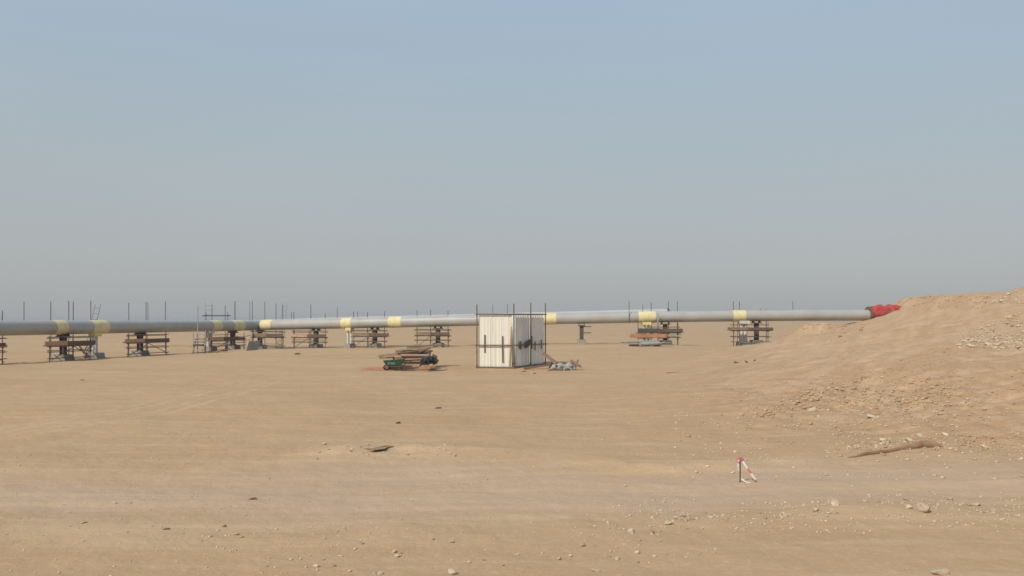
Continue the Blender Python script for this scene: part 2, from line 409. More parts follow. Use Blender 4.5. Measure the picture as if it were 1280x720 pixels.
# ------------------------------------------------------------------ ground sheet
def build_ground():
    th = np.concatenate([np.radians(np.arange(-180, -46, 3.0)), np.radians(np.linspace(-46, 46, 861)), np.radians(np.arange(49, 180, 3.0))])
    r = [1.2]
    while r[-1] < 9000:
        s = .03 if r[-1] < 6 else (.0062 if r[-1] < 60 else (.0075 if r[-1] < 140 else .03))
        r.append(r[-1] * (1 + s))
    r = np.array(r)
    T, R = np.meshgrid(th, r)
    X = np.sin(T) * R; Y = np.cos(T) * R
    Z = gz(X, Y)
    nr, nt = X.shape
    verts = np.stack([X, Y, Z], -1).reshape(-1, 3)
    c0 = np.array([[0, 0, G(0, 0)]]); verts = np.concatenate([verts, c0])
    i = np.arange(nr - 1)[:, None] * nt; j = np.arange(nt)[None, :]; jn = (np.arange(nt) + 1)[None, :] % nt
    quads = np.stack([i + j, i + jn, i + nt + jn, i + nt + j], -1).reshape(-1, 4)[:, ::-1]
    tri = np.stack([np.full(nt, nr * nt), (np.arange(nt) + 1) % nt, np.arange(nt)], -1)[:, ::-1]
    nq, ntr = len(quads), len(tri)
    me = bpy.data.meshes.new('desert_ground')
    me.vertices.add(len(verts)); me.vertices.foreach_set('co', verts.ravel())
    me.loops.add(nq * 4 + ntr * 3); me.loops.foreach_set('vertex_index', np.concatenate([quads.ravel(), tri.ravel()]))
    me.polygons.add(nq + ntr)
    me.polygons.foreach_set('loop_start', np.concatenate([np.arange(nq) * 4, nq * 4 + np.arange(ntr) * 3]))
    me.polygons.foreach_set('use_smooth', np.ones(nq + ntr, bool))
    me.update(calc_edges=True); me.validate()
    x, y = verts[:, 0], verts[:, 1]
    d = np.hypot(x, y)
    rd = road_mask(x, y); w = .55 * fbm(x, y, 3.5, 4, 7)
    road = (1 - sstep(.45, 1.35, np.abs(rd) + w)) * (1 - sstep(45, 70, d)) * (y > 0)
    td = track_dist(x, y); tk = sstep(18, 23, y) * (1 - sstep(32, 52, y)) * (1.0 + .7 * fbm(x, y, 4, 3, 83))
    rim = sum(np.exp(-((np.abs(td - c + .06 * fbm(x, y, 2, 2, 81)) - .3) / .2) ** 2) for c in (-.85, .85)) * tk * (.6 + .6 * fbm(x, y, 5, 3, 12))
    rim = rim + np.exp(-((np.abs(rd) - 1.25) / .3) ** 2) * (1 - sstep(30, 45, d)) * (.3 + .9 * fbm(x, y, 2.0, 3, 14)) * (y > 0)
    ex, ey = SIGHT['erode']
    er = np.clip(1.4 * np.exp(-((x - ex) / 7.5) ** 2 - ((y - ey) / 10.0) ** 2) * (1 + .9 * fbm(x, y, 3, 3, 15)), 0, 1)
    tb = (x - np.interp(y, _ty, _tx)) / np.interp(y, _wy, _ww)
    bank = sstep(-.03, .15, tb + .06 * fbm(x, y, 6, 3, 16)) * (1 - sstep(160, 300, y)) * (y > 0)
    def seg(p, q, w, jit=.3):
        dx, dy = q[0] - p[0], q[1] - p[1]; t = np.clip(((x - p[0]) * dx + (y - p[1]) * dy) / (dx * dx + dy * dy), 0, 1)
        dd = np.hypot(x - p[0] - t * dx, y - p[1] - t * dy) + jit * w * fbm(x, y, 1.5, 3, 17)
        return np.exp(-(np.maximum(dd, 0) / w) ** 2)
    for (pa, pb, w_) in (((985, 494), (1090, 462), 1.0), ((1090, 462), (1165, 432), 1.4), ((1150, 500), (1255, 470), .9), ((880, 470), (960, 445), .7)):
        h0, h1 = hit(*pa), hit(*pb); er = np.clip(er + .7 * seg(h0, h1, w_) * (.7 + .9 * fbm(x, y, 2.2, 3, 18)), 0, 1)
    for (pa, pb, w_) in (((808, 496), (858, 493), .28), ((818, 489), (858, 487), .25), ((0, 632), (260, 625), .22), ((420, 622), (760, 634), .25), ((300, 655), (700, 648), .2), ((520, 601), (900, 612), .22), ((960, 612), (1270, 606), .2)):
        h0, h1 = hit(*pa), hit(*pb); rim = rim + .9 * seg(h0, h1, w_) * np.clip(.5 + 1.2 * fbm(x * .35, y, 1.2, 3, 19), 0, 1)
    for nme, a in (('bank', bank), ('road', road), ('rim', np.clip(rim, 0, 1)), ('erode', er)):
        at = me.attributes.new(nme, 'FLOAT', 'POINT'); at.data.foreach_set('value', a.astype(np.float32))
    me.materials.append(M['sand'])
    o = bpy.data.objects.new('desert_ground', me); COL.objects.link(o)
    tag(o, 'sandy desert plain rising into a sand embankment on the right', None, kind='structure')
build_ground()

# ------------------------------------------------------------------ pipelines
pl = thing('pipeline', 'long grey pipeline banded with yellow wraps, carried across the desert on supports', 'pipeline', pipe_pt(600))
mb = MB(); mb.tube([pipe_pt(p) for p in np.linspace(-90, 325.9, 14)], DIA / 2, 40); mb.build('pipe_section', 'pipe', pl, True)['label'] = 'darker left run of the pipe'
p0 = pipe_pt(325.9)
mb = MB(); mb.tube([p0] + [pipe_pt(p) for p in np.linspace(334, 1085, 40)], DIA / 2, 40); mb.build('pipe_section', 'pipe', pl, True)['label'] = 'paler right run of the pipe'
for a, b in ((65, 79), (111.5, 131), (262, 273), (288.5, 301.5), (329, 342), (428.5, 441), (487, 503), (679, 695.5), (797.5, 819), (915, 931)):
    mid = (a + b) / 2; c = pipe_pt(mid); e0 = pipe_pt(max(a, 327) if a > 325 else a); e1 = pipe_pt(b)
    n = 6; pts = [e0.lerp(e1, k / n) for k in range(n + 1)]
    R = DIA / 2 + .03
    mb = MB(); mb.tube(pts, [R - .02] + [R] * (n - 1) + [R - .02], 40); mb.build('joint_wrap', 'wrap', pl, True)
# end ring in front of the red tarpaulin
a, b = pipe_pt(1084.6), pipe_pt(1087.6)
mb = MB(); mb.tube([a + Vector((0, 0, .1)), b + Vector((0, 0, .1))], DIA / 2 + .26, 40); mb.build('end_ring', 'cap', pl, True)

# the second line lies just behind, a little higher
def second_pt(px):
    p = pipe_pt(px) if px > 326 else Vector((*lineB(px), zB(px)))
    x, y = lineB(px); k = x / y; y2 = y + 2.6
    top = np.interp(px, [180, 250, 325, 345, 400, 440, 500, 590, 700, 770, 835], [400.8, 400.5, 399.9, 399.0, 397.1, 396.0, 394.6, 392.3, 389.5, 387.6, 385.9])
    r = .42
    return Vector((k * y2, y2, EYE + (HY - top) * y2 / F - r))
sp = thing('pipeline', 'thinner pale pipeline lying behind the main grey pipe, its end open', 'pipeline', second_pt(600))
mb = MB(); mb.tube([second_pt(p) for p in np.linspace(180, 835, 40)], .42, 32); mb.build('pipe_section', 'pipe_top', sp, True)
mb = MB(); mb.tube([second_pt(833.6), second_pt(836.2)], .46, 32); mb.build('end_ring', 'steel_dark', sp, True)

# red tarpaulin lying over the pipe end where the embankment buries it
def tarp():
    bm = bmesh.new(); n1, n2 = 44, 30; V = []
    for i in range(n1 + 1):
        px = 1088.2 + i / n1 * 50
        x, y = lineB(px); k0 = pipe_pt(1088)
        for j in range(n2 + 1):
            q = math.radians(-50 + 200 * j / n2)
            r = DIA / 2 + .26 + .22 * mnoise.noise(Vector((i * .16, j * .22, 1))) + .12 * mnoise.noise(Vector((i * .45, j * .5, 4)))
            r -= .10 * max(0, 1 - i / 3)
            zc = zB(1085) + .18
            V.append(bm.verts.new((x, y - math.cos(q) * r, zc + math.sin(q) * r * 1.05)))
    for i in range(n1):
        for j in range(n2):
            a = i * (n2 + 1) + j
            bm.faces.new((V[a], V[a + 1], V[a + n2 + 2], V[a + n2 + 1]))
    bmesh.ops.recalc_face_normals(bm, faces=bm.faces)
    geo = bmesh.ops.solidify(bm, geom=list(bm.faces), thickness=.02)
    me = bpy.data.meshes.new('tarpaulin'); bm.to_mesh(me); bm.free()
    for p in me.polygons: p.use_smooth = True
    c = pipe_pt(1100); 
    me.transform(Matrix.Translation(-c)); me.materials.append(M['red_tarp'])
    o = bpy.data.objects.new('tarpaulin', me); COL.objects.link(o); o.location = c
    tag(o, 'crumpled red tarpaulin over the pipe end where the sand buries it', 'tarpaulin')
tarp()

# ------------------------------------------------------------------ frames along the pipe
def frame_at(px):
    p = pipe_pt(px); q0 = pipe_pt(px - 4 if px != 326 else 330); q1 = pipe_pt(px + 4)
    if px < 326 < px + 4: q1 = p
    if px - 4 < 326 <= px: q0 = p
    u = (q1 - q0); u.z = 0; u.normalize()
    v = Vector((u.y, -u.x, 0))          # towards the camera
    return p, u, v

def pipe_support(px, label, style='steel', dark=False, zoff=0, w=1.0, footm=None, near=0.0):
    p, u, v = frame_at(px)
    g = G(p.x, p.y) + zoff
    base = Vector((p.x, p.y, g))
    t = thing('pipe_support', label, 'pipe support', base, 'supports under the pipeline')
    rot = math.atan2(u.y, u.x)
    fh = .50
    mb = MB(); mb.box(base + Vector((0, 0, fh / 2 - .06)), 1.25 * w, 1.5, fh + .12, rot, .88)
    mb.build('footing', footm or 'concrete', t, bevel=.03)
    bot = p.z - DIA / 2 - .03
    cm = {'steel': 'steel_dark', 'yellow': 'white_steel', 'white': 'white_steel'}[style]
    sm = {'steel': 'steel_dark', 'yellow': 'yellow_steel', 'white': 'white_steel'}[style]
    zt = bot - .22
    if style == 'steel':
        mb = MB()       # I-section column
        c0 = base + Vector((0, 0, fh - .02)); c1 = Vector((base.x, base.y, zt))
        mb.beam(c0 + v * .20, c1 + v * .20, .44, .05, v); mb.beam(c0 - v * .20, c1 - v * .20, .44, .05, v)
        mb.beam(c0, c1, .05, .36, v)
        mb.build('column', cm, t)
        mb = MB(); mb.box(base + Vector((0, 0, fh + .0)), .7, .7, .05, rot); mb.build('base_plate', 'steel_dark', t)
    else:
        mb = MB(); c1 = Vector((base.x, base.y, zt))
        for s in (-.22, .22): mb.tube([base + u * s + Vector((0, 0, fh - .02)), c1 + u * s], .13 if style == 'yellow' else .2, 14)
        mb.build('column', cm, t, True)
    mb = MB(); mb.box(Vector((p.x, p.y, zt + .05)), .95 * w, .9, .10, rot)
    for s in (-.35, .35):
        mb.box(Vector((p.x, p.y, zt + .2)) + u * s * w, .06, .75, .22, rot)
    if style != 'steel':
        mb.box(Vector((p.x, p.y, zt + .2)), 1.0 * w, .82, .26, rot)
    mb.build('saddle', sm, t)
    return t

def scaffold(px0, px1, label, legs, front_top=None, rear_top=376, plank=(424, 428), dpx=None, plank_px=None, plank_mat=('plank', 'plank_red'),
             rear=True, braces=True, width=2.5, rear_legs=None, rail=True, ledger=434):
    """tube scaffold straddling the pipe: front row towards the camera, tall rear row behind the pipe"""
    mid = (px0 + px1) / 2
    p, u, v = frame_at(mid)
    def on(px, off):           # world point at offset `off` from the pipe axis (towards camera) near a sight line
        k = (px - 640) / F; o = p + v * off
        # intersect the ground line o + s*u with x = k*y
        s = (k * o.y - o.x) / (u.x - k * u.y)
        return o + u * s
    f_off = width / 2; 
    c = on(mid, 0); base = Vector((c.x, c.y, G(c.x, c.y)))
    t = thing('scaffold', label, 'scaffold', base, 'scaffolds around the pipeline')
    dF = on(mid, f_off).y; dR = on(mid, -f_off).y
    zdeck = WZ(plank[1], dF)
    zft = WZ(front_top, dF) if front_top else WZ(plank[0] - 6, dF)
    r = .040
    F_, R_ = [], []
    for i, lp in enumerate(legs):
        a = on(lp, f_off); g = G(a.x, a.y); ft = zft
        if isinstance(front_top, dict): pass
        m = MB(); m.tube([(a.x, a.y, g - .05), (a.x, a.y, ft)], r); m.box((a.x, a.y, g + .01), .22, .22, .05); m.build('upright', 'tube', t)
        F_.append(a)
    for i, lp in enumerate(rear_legs or legs):
        a = on(lp, -f_off); g = G(a.x, a.y)
        top = rear_top[i] if isinstance(rear_top, (list, tuple)) else rear_top
        m = MB(); m.tube([(a.x, a.y, g - .05), (a.x, a.y, WZ(top, a.y))], r); m.build('upright', 'tube', t)
        R_.append(a)
    ext = .35
    def led(a, b, z, name='ledger', mm='tube', e=ext):
        d = (b - a); d.z = 0; d.normalize()
        m = MB(); m.tube([Vector((a.x, a.y, z)) - d * e, Vector((b.x, b.y, z)) + d * e], r * .9); m.build(name, mm, t)
    zl = WZ(ledger, dF)
    off = v * .09
    led(F_[0] + off, F_[-1] + off, zl); led(R_[0] - off, R_[-1] - off, zl)
    led(F_[0] + off, F_[-1] + off, zdeck - .10); led(R_[0] - off, R_[-1] - off, zdeck - .10)
    if rail: led(F_[0] + off, F_[-1] + off, zft - .10, 'guard_rail')
    led(R_[0] - off, R_[-1] - off, zdeck + .55, 'guard_rail'); led(F_[0] + off, F_[-1] + off, zl - .55 if zl - .55 > G(F_[0].x, F_[0].y) + .25 else zl + .3)
    du = u * .09
    for i, a in enumerate(F_):
        b = R_[min(i, len(R_) - 1)]
        led(a + du, b + du, zdeck - .19, 'transom', e=.2)
        led(a + du, b + du, zl - .09, 'transom', e=.2)
    if braces:
        a, b = F_[0], F_[-1]
        for q0, q1 in ((F_[0], F_[1]), (F_[-1], F_[-2])):
            m = MB(); z0 = G(q0.x, q0.y) + .15
            m.tube([Vector((q0.x, q0.y, z0)) + v * .18, Vector((q1.x, q1.y, zdeck - .15)) + v * .18], r * .85); m.build('brace', 'tube', t)
    # deck boards either side of the pipe, the front edge with a toe board
    pa, pb = plank_px or (px0, px1)
    for side, off0 in (('f', 1.25), ('f', 1.0), ('f', .72), ('r', -1.2), ('r', -.9)):
        a = on(pa, off0); b = on(pb, off0)
        j = random.uniform(-.15, .15)
        m = MB(); m.beam(Vector((a.x, a.y, zdeck - .03)) + u * j, Vector((b.x, b.y, zdeck - .03 + random.uniform(-.03, .03))) + u * j, .23, .055)
        m.build('deck_board', plank_mat[0], t)
    mid_px = pa + (pb - pa) * .48
    th = max(.16, (WZ(plank[0], dF) - zdeck) * .95)
    for (qa, qb, mm, dz) in ((pa, mid_px, plank_mat[1], .0), (mid_px - 2, pb, 'toe_dark', -.03)):
        a = on(qa, f_off + .16); b = on(qb, f_off + .16 + (.06 if dz else 0))
        m = MB(); m.beam(Vector((a.x, a.y, zdeck + th / 2 + dz)), Vector((b.x, b.y, zdeck + th / 2 + dz)), .05, th); m.build('toe_board', mm, t)
    return t, on, zdeck

# --- leftmost, cut by the frame
scaffold(-48, 7, 'scaffold cut off by the left edge of the photo', [-44, -22, 3], plank=(428.5, 433), front_top=422, rear_top=[386, 387, 388], ledger=441)
t, on, zd = scaffold(56, 119, 'scaffold with red and brown boards beside the pale ladder', [62, 91, 112.5], plank=(425.5, 431), front_top=419.5, rear_top=[377, 376, 376], rear_legs=[63.5, 86, 113.5], ledger=439)
# loose bracing frames hanging at its right end
for a, b in (((99, 431), (107, 442)), ((107, 442), (112, 433)), ((104, 442), (110, 431)), ((110, 441), (115, 433)), ((99, 433), (104, 441))):
    q0 = on(a[0], 1.55); q1 = on(b[0], 1.55); q0.z = WZ(a[1], q0.y); q1.z = WZ(b[1], q1.y)
    MB().tube([q0, q1], .035).build('brace', 'tube', t)
q = on(91.5, -1.25)
MB().tube([(q.x, q.y, G(q.x, q.y)), (q.x, q.y, WZ(377, q.y))], .042).build('upright', 'tube', t)
scaffold(156, 211.5, 'lone scaffold with reddish boards standing left of the stair tower', [160, 184, 207.5], plank=(422.8, 427.2), front_top=417, rear_top=[378.5, 377.5, 376], rear_legs=[161, 182.6, 206.8], ledger=434.5)
pipe_support(79, 'dark steel column on a pale block inside the ladder-side scaffold', zoff=.0)
pipe_support(118.5, 'white twin-post support with yellow saddle under the yellow wrap by the ladder', 'yellow', w=.9)
pipe_support(175, 'dark steel column on a pale block inside the lone reddish scaffold')

# --- crowded group around the bend
t, on, zd = scaffold(259, 308, 'scaffold with reddish boards at the centre of the crowded bend', [264, 283.5, 305], plank=(420.5, 425), front_top=416, rear_top=[381, 382, 376], rear_legs=[265, 281.5, 293.5], plank_px=(259.5, 306), ledger=432, rail=False)
scaffold(308, 353, 'scaffold with brown boards just past the pipe bend', [316.5, 331, 345, 351.5], plank=(416.5, 421), front_top=413, rear_top=[376, 377, 379.5, 381], rear_legs=[315.5, 331, 345, 353.5], plank_px=(317, 353.5), plank_mat=('plank', 'plank'), ledger=433)
# long guard rail and poles standing behind
def far_point(px, back, py=None):
    x, y = (lineA(px) if px < 326 else lineB(px)); k = x / y; y2 = y + back
    return Vector((k * y2, y2, 0))
a, b = far_point(253, 4), far_point(288, 4)
za = WZ(394.6, a.y); zb = WZ(394.6, b.y)
t = thing('guard_rail', 'raised handrail frame showing above the pipe left of the bend', 'handrail', (a.x, a.y, G(a.x, a.y)))
MB().tube([(a.x, a.y, za), (b.x, b.y, zb)], .06).build('rail', 'tube', t)
for p_ in (a.lerp(b, .12), a.lerp(b, .9)):
    MB().tube([(p_.x, p_.y, G(p_.x, p_.y)), (p_.x, p_.y, WZ(390, p_.y))], .04).build('post', 'tube', t)

def stair_tower():
    px0, px1 = 241.5, 257.5
    p, u, v = frame_at(249)
    c = p + v * 2.0
    k = (249 - 640) / F
    y = 95.0; ra = (241.8 - 640) / F; rb = (257 - 640) / F
    base = Vector((k * y, y, G(k * y, y)))
    t = thing('stair_tower', 'narrow access tower with dark steps left of the pipe bend', 'stair tower', base)
    xa, xb = ra * y, rb * y
    for x in (xa, xb):
        for dy in (0, 1.3):
            top = 382 if (x == xa and dy) else 413
            MB().tube([(x, y + dy, G(x, y + dy)), (x, y + dy, WZ(top, y + dy))], .05).build('upright', 'tube_pale', t)
    for i, (py, dy, mm) in enumerate(((418, .9, 'tube_pale'), (424, .6, 'plank'), (427.5, .35, 'conc_grey'), (431.5, .1, 'steel_dark'), (437.5, -.15, 'tube_pale'))):
        m = MB(); m.box(((xa + xb) / 2 - .15, y + dy, WZ(py, y)), (xb - xa) * .8, .45, .10 if i != 3 else .2); m.build('step', mm, t)
    m = MB(); m.beam((xb + .05, y - .3, G(xb, y)), (xb - .25, y + .9, WZ(413, y)), .16, .3); m.build('stringer', 'steel_dark', t)
    m = MB(); m.beam((xa + .05, y - .3, G(xa, y)), (xa + .1, y + .9, WZ(417, y)), .06, .14); m.build('stringer', 'tube_pale', t)
stair_tower()
pipe_support(261.5, 'pale block support beside the narrow access tower', 'white', w=.9)
pipe_support(291, 'rusty brown support under the middle of the crowded bend', footm='concrete')
pipe_support(325, 'blackened steel column at the pipe bend', footm='conc_grey', w=.9)

def px_box(px, py, d): return Vector((WX(px, d), d, WZ(py, d)))
# loose boards and the leaning grey sheet in the crowded group
def loose_board(pts, w, h, m, label, group='loose boards lying at the pipe bend'):
    mb = MB()
    for a, b in zip(pts[:-1], pts[1:]): mb.beam(a, b, w, h)
    return tag(mb.build('board', m), label, 'board', group)
d = 99.0
loose_board([px_box(294, 420, d), px_box(303, 421.6, d), px_box(314, 418.6, d)], .3, .07, 'plank', 'sagging brown board, upper of the two beside the grey sheet')
loose_board([px_box(295, 425.5, d - .5), px_box(305, 425.7, d - .5), px_box(316, 424, d - .5)], .3, .08, 'plank', 'brown board, lower of the two beside the grey sheet')
m = MB(); y0 = 98.0
a = Vector((WX(308, y0), y0, G(WX(308, y0), y0))); b = Vector((WX(322.5, y0 + 2), y0 + 2, G(WX(322.5, y0 + 2), y0 + 2)))
top = Vector((0, 1.0, 1.05))
n = 10
vs = []; fs = []
for i in range(n + 1):
    q = a.lerp(b, i / n); w = .03 * (1 if i % 2 else -1)
    vs += [q + Vector((0, w, .02)), q + top + Vector((0, w, .1 * mnoise.noise(Vector((i * .4, 0, 0)))))]
for i in range(n): fs.append((2 * i, 2 * i + 2, 2 * i + 3, 2 * i + 1))
m.add(vs, fs); m.add([p_ + Vector((0, .03, 0)) for p_ in vs], [tuple(reversed(f_)) for f_ in fs])
tag(m.build('metal_sheet', 'concrete'), 'grey corrugated sheet leaning under the pipe at the bend', 'metal sheet')
# two bent timbers on the sand
y0 = 95.0
tag(MB().tube([(WX(270, y0), y0, G(WX(270, y0), y0) + .10), (WX(276, y0), y0, G(WX(276, y0), y0) + .25), (WX(284, y0 + 1.5), y0 + 1.5, G(WX(284, y0 + 1.5), y0 + 1.5) + .22)], .10).build('timber', 'plank'),
    'bent dark timber on the sand left of the crowded bend support', 'timber')

# --- right-hand run
scaffold(366, 407.5, 'scaffold with a red board right of the pipe bend', [368, 386.5, 406.5], plank=(417.3, 421.3), front_top=412.5, rear_top=[390, 380.5, 392], rear_legs=[367.3, 388.5, 406.5], ledger=428, plank_mat=('plank', 'plank_red'))
pipe_support(395, 'dark steel column right of the bend, inside the red-boarded scaffold', w=1.0, footm='conc_grey')
pipe_support(437, 'slim pale support with yellow saddle left of the lumber heap', 'yellow', w=.7)
scaffold(442, 486, 'scaffold beside the slim yellow-topped support', [442, 460, 480.5], plank=(415.8, 420), front_top=411.5, rear_top=[389.5, 390, 389], rear_legs=[442, 459.3, 480.7], ledger=427, plank_mat=('plank', 'plank'))
pipe_support(468.5, 'dark steel column behind the left end of the lumber heap', footm='concrete')
scaffold(519.5, 562, 'scaffold standing behind the lumber heap', [521.5, 538, 560.5], plank=(414.8, 419), front_top=410.5, rear_top=[388, 387, 388.5], rear_legs=[521.3, 538.3, 560], ledger=425.5, plank_mat=('plank', 'plank'))
pipe_support(547.5, 'dark steel column behind the lumber heap', footm='concrete')
t = pipe_support(727, 'lone dark column with two side brackets right of the metal shed', footm='concrete', w=.85)
p, u, v = frame_at(727)
for z in (p.z - .95, p.z - 1.65):
    MB().beam(Vector((p.x, p.y, z)) + u * .2, Vector((p.x, p.y, z)) + u * 1.1, .12, .10).build('bracket', 'steel_dark', t)
# busy scaffold right of the shed
scaffold(798, 853, 'tall scaffold over the scattered pale tubes right of the shed', [797.5, 822.3, 847.5], plank=(410.2, 415.2), front_top=404, rear_top=[378, 376.5, 376.5], rear_legs=[814, 835.5, 846.7], ledger=422, plank_mat=('plank', 'steel_dark'), plank_px=(798, 853.5), rail=False, braces=False)
pp = pipe_pt(786.4); y0 = pp.y - DIA / 2 - .04
tag(MB().tube([(WX(786.5, y0), y0, pp.z - DIA / 2 - .1), (WX(786.3, y0), y0, WZ(376, y0))], .035).build('scaffold_pole', 'tube'),
    'thin upright pole crossing in front of the pipe near the orange beam', 'pole', 'lone poles along the pipeline')
pipe_support(808, 'white-posted support with a yellow saddle behind the orange beam', 'yellow', w=1.0)
pipe_support(831.5, 'stout dark column behind the right end of the orange beam', footm='conc_grey', w=1.15)
y1 = 94.0
tag(MB().beam((WX(787, y1), y1, WZ(419.6, y1)), (WX(833.5, y1 - .6), y1 - .6, WZ(419.8, y1 - .6)), .12, .42).build('beam', 'plank_orange', None, bevel=.015),
    'orange formwork beam hung across the busy scaffold', 'beam')
for i, (xa, ya, xb, yb, lab, mm, rr) in enumerate((
        (776, 427.3, 823, 426.6, 'topmost pale tube poking out left beneath the orange beam', 'tube_pale', .11),
        (786, 432.6, 826, 431.5, 'middle dark tube under the orange beam', 'tube', .1),
        (787, 436.0, 813, 434.3, 'lowest dark tube resting on the sand under the orange beam', 'steel_dark', .11),
        (800, 430.2, 826, 429.2, 'fat pale tube across the heap under the orange beam', 'tube_pale', .2))):
    yy = 92.5 - i * .25
    A = Vector((WX(xa, yy), yy, WZ(ya, yy))); B = Vector((WX(xb, yy), yy + .8, WZ(yb, yy)))
    A.z = max(A.z, G(A.x, A.y) + rr); B.z = max(B.z, G(B.x, B.y) + rr)
    tag(MB().tube([A, B], rr, 12).build('steel_tube', mm, None, True), lab, 'tube', 'tubes heaped under the orange beam')
# crate under the tubes that carries them
yy = 93.2
tag(MB().box((WX(811, yy), yy, G(WX(811, yy), yy) + .22), 1.9, .9, .46, .1).build('timber_crate', 'conc_grey'), 'greyish low crate carrying the tubes under the orange beam', 'crate')
pp = pipe_pt(822); y0 = pp.y - 1.15
tag(MB().tube([(WX(822.4, y0), y0, G(WX(822.4, y0), y0)), (WX(822.2, y0), y0, WZ(391, y0))], .06).build('scaffold_pole', 'tube_pale'), 'pale upright tube crossing in front of the pipe right of the tall yellow wrap', 'pole', 'lone poles along the pipeline')
for i, (pa_, ya_, pb_, yb_, lab) in enumerate(((806, 428.5, 829, 433.5, 'pale thin tube slanting down right in the heap under the orange beam'), (812, 433.5, 831, 427.5, 'pale thin tube slanting up right in the heap under the orange beam'), (834, 419.5, 848, 420.2, 'pale tube level with the orange beam, right of it'))):
    yy = 93.0 if i < 2 else 98.0
    A = Vector((WX(pa_, yy), yy - i * .3, WZ(ya_, yy))); B = Vector((WX(pb_, yy), yy - i * .3 + .2, WZ(yb_, yy)))
    tag(MB().tube([A, B], .07).build('steel_tube', 'tube_pale', None, True), lab, 'tube', 'tubes heaped under the orange beam')
# scaffold by the embankment
scaffold(910, 967, 'scaffold beside the sand embankment, with overhanging dark boards', [917, 922, 960], plank=(408.8, 412.4), front_top=402.5, rear_top=[376.5, 376.5, 386.5], rear_legs=[916.7, 924.3, 957.8], ledger=421, plank_mat=('plank', 'plank'), plank_px=(909.5, 966.5), rail=False, braces=False)
pipe_support(929.5, 'white twin-post support nearest the sand embankment', 'white', w=1.15, footm='conc_grey')
pipe_support(945.5, 'dark column on a stained block nearest the sand embankment', footm='conc_grey', w=1.05)

# lone poles rising behind the pipe
POLES = [(2.5, 395.5, 'stub of a pole above the pipe at the left edge of the photo'), (30, 377, 'lone tall pole behind the pipe left of the ladder scaffold'),
         (184.9, 377.5, 'pole just right of the paired one over the lone reddish scaffold'), (293.7, 376, 'thick pole above the yellow wrap at the crowded bend'),
         (312.3, 377, 'left pole of the pair at the pipe bend'), (421.5, 384, 'pole halfway between the red-boarded scaffold and the slim yellow-topped support'),
         (364.2, 390, 'short pole left of the red-boarded scaffold'), (447, 389, 'short pole above the slim yellow-topped support'), (616, 380.5, 'left of two poles rising behind the white face of the shed'),
         (634.3, 380.2, 'right of two poles rising behind the white face of the shed'), (803.5, 381, 'faint pole rising over the tall yellow wrap'), (991, 376.5, 'lone pole over the pipe beside the embankment'),
         (950.5, 385.5, 'short pole over the pipe right of the last yellow wrap')]
for px, top, lab in POLES:
    pp, uu, vv = frame_at(px); q = far_point(px, 1.0)
    q = far_point(px, (DIA / 2 + .03) / max(.25, abs(vv.y)))
    tag(MB().tube([(q.x, q.y, pp.z - DIA / 2 - .05), (q.x, q.y, WZ(top, q.y))], .032 if px != 293.7 else .05).build('scaffold_pole', 'tube'), lab, 'pole', 'lone poles along the pipeline')

def ladder(px_b, py_b, px_t, py_t, back, label, w=.26, rr=.03):
    q = far_point((px_b + px_t) / 2, back)
    y = q.y
    B = Vector((WX(px_b, y), y, WZ(py_b, y))); T = Vector((WX(px_t, y + .3), y + .3, WZ(py_t, y)))
    dirv = (B - T).normalized()
    gb = G(B.x, B.y); foot = T + dirv * ((T.z - gb) / -dirv.z) if dirv.z < 0 else B
    t = thing('ladder', label, 'ladder', foot, 'ladders leaning at the pipeline')
    s = Vector((1, 0, 0)) * w
    for k in (-1, 1): MB().tube([foot + s * k, T + s * k], rr).build('stile', 'ladder', t)
    L = (T - foot).length; n = int(L / .55)
    for i in range(1, n + 1):
        c = foot.lerp(T, (i * .55 - .1) / L)
        MB().tube([c - s, c + s], rr * .9).build('rung', 'ladder', t)
ladder(118.5, 398, 122.5, 380, 1.6, 'pale ladder leaning up behind the pipe near the left edge')
ladder(260.5, 392, 261, 378, 5.5, 'faint ladder standing behind the raised handrail frame', .42, .02)
ladder(354.5, 395, 356, 379, 5.0, 'faint ladder standing right of the pipe bend', .3, .022)

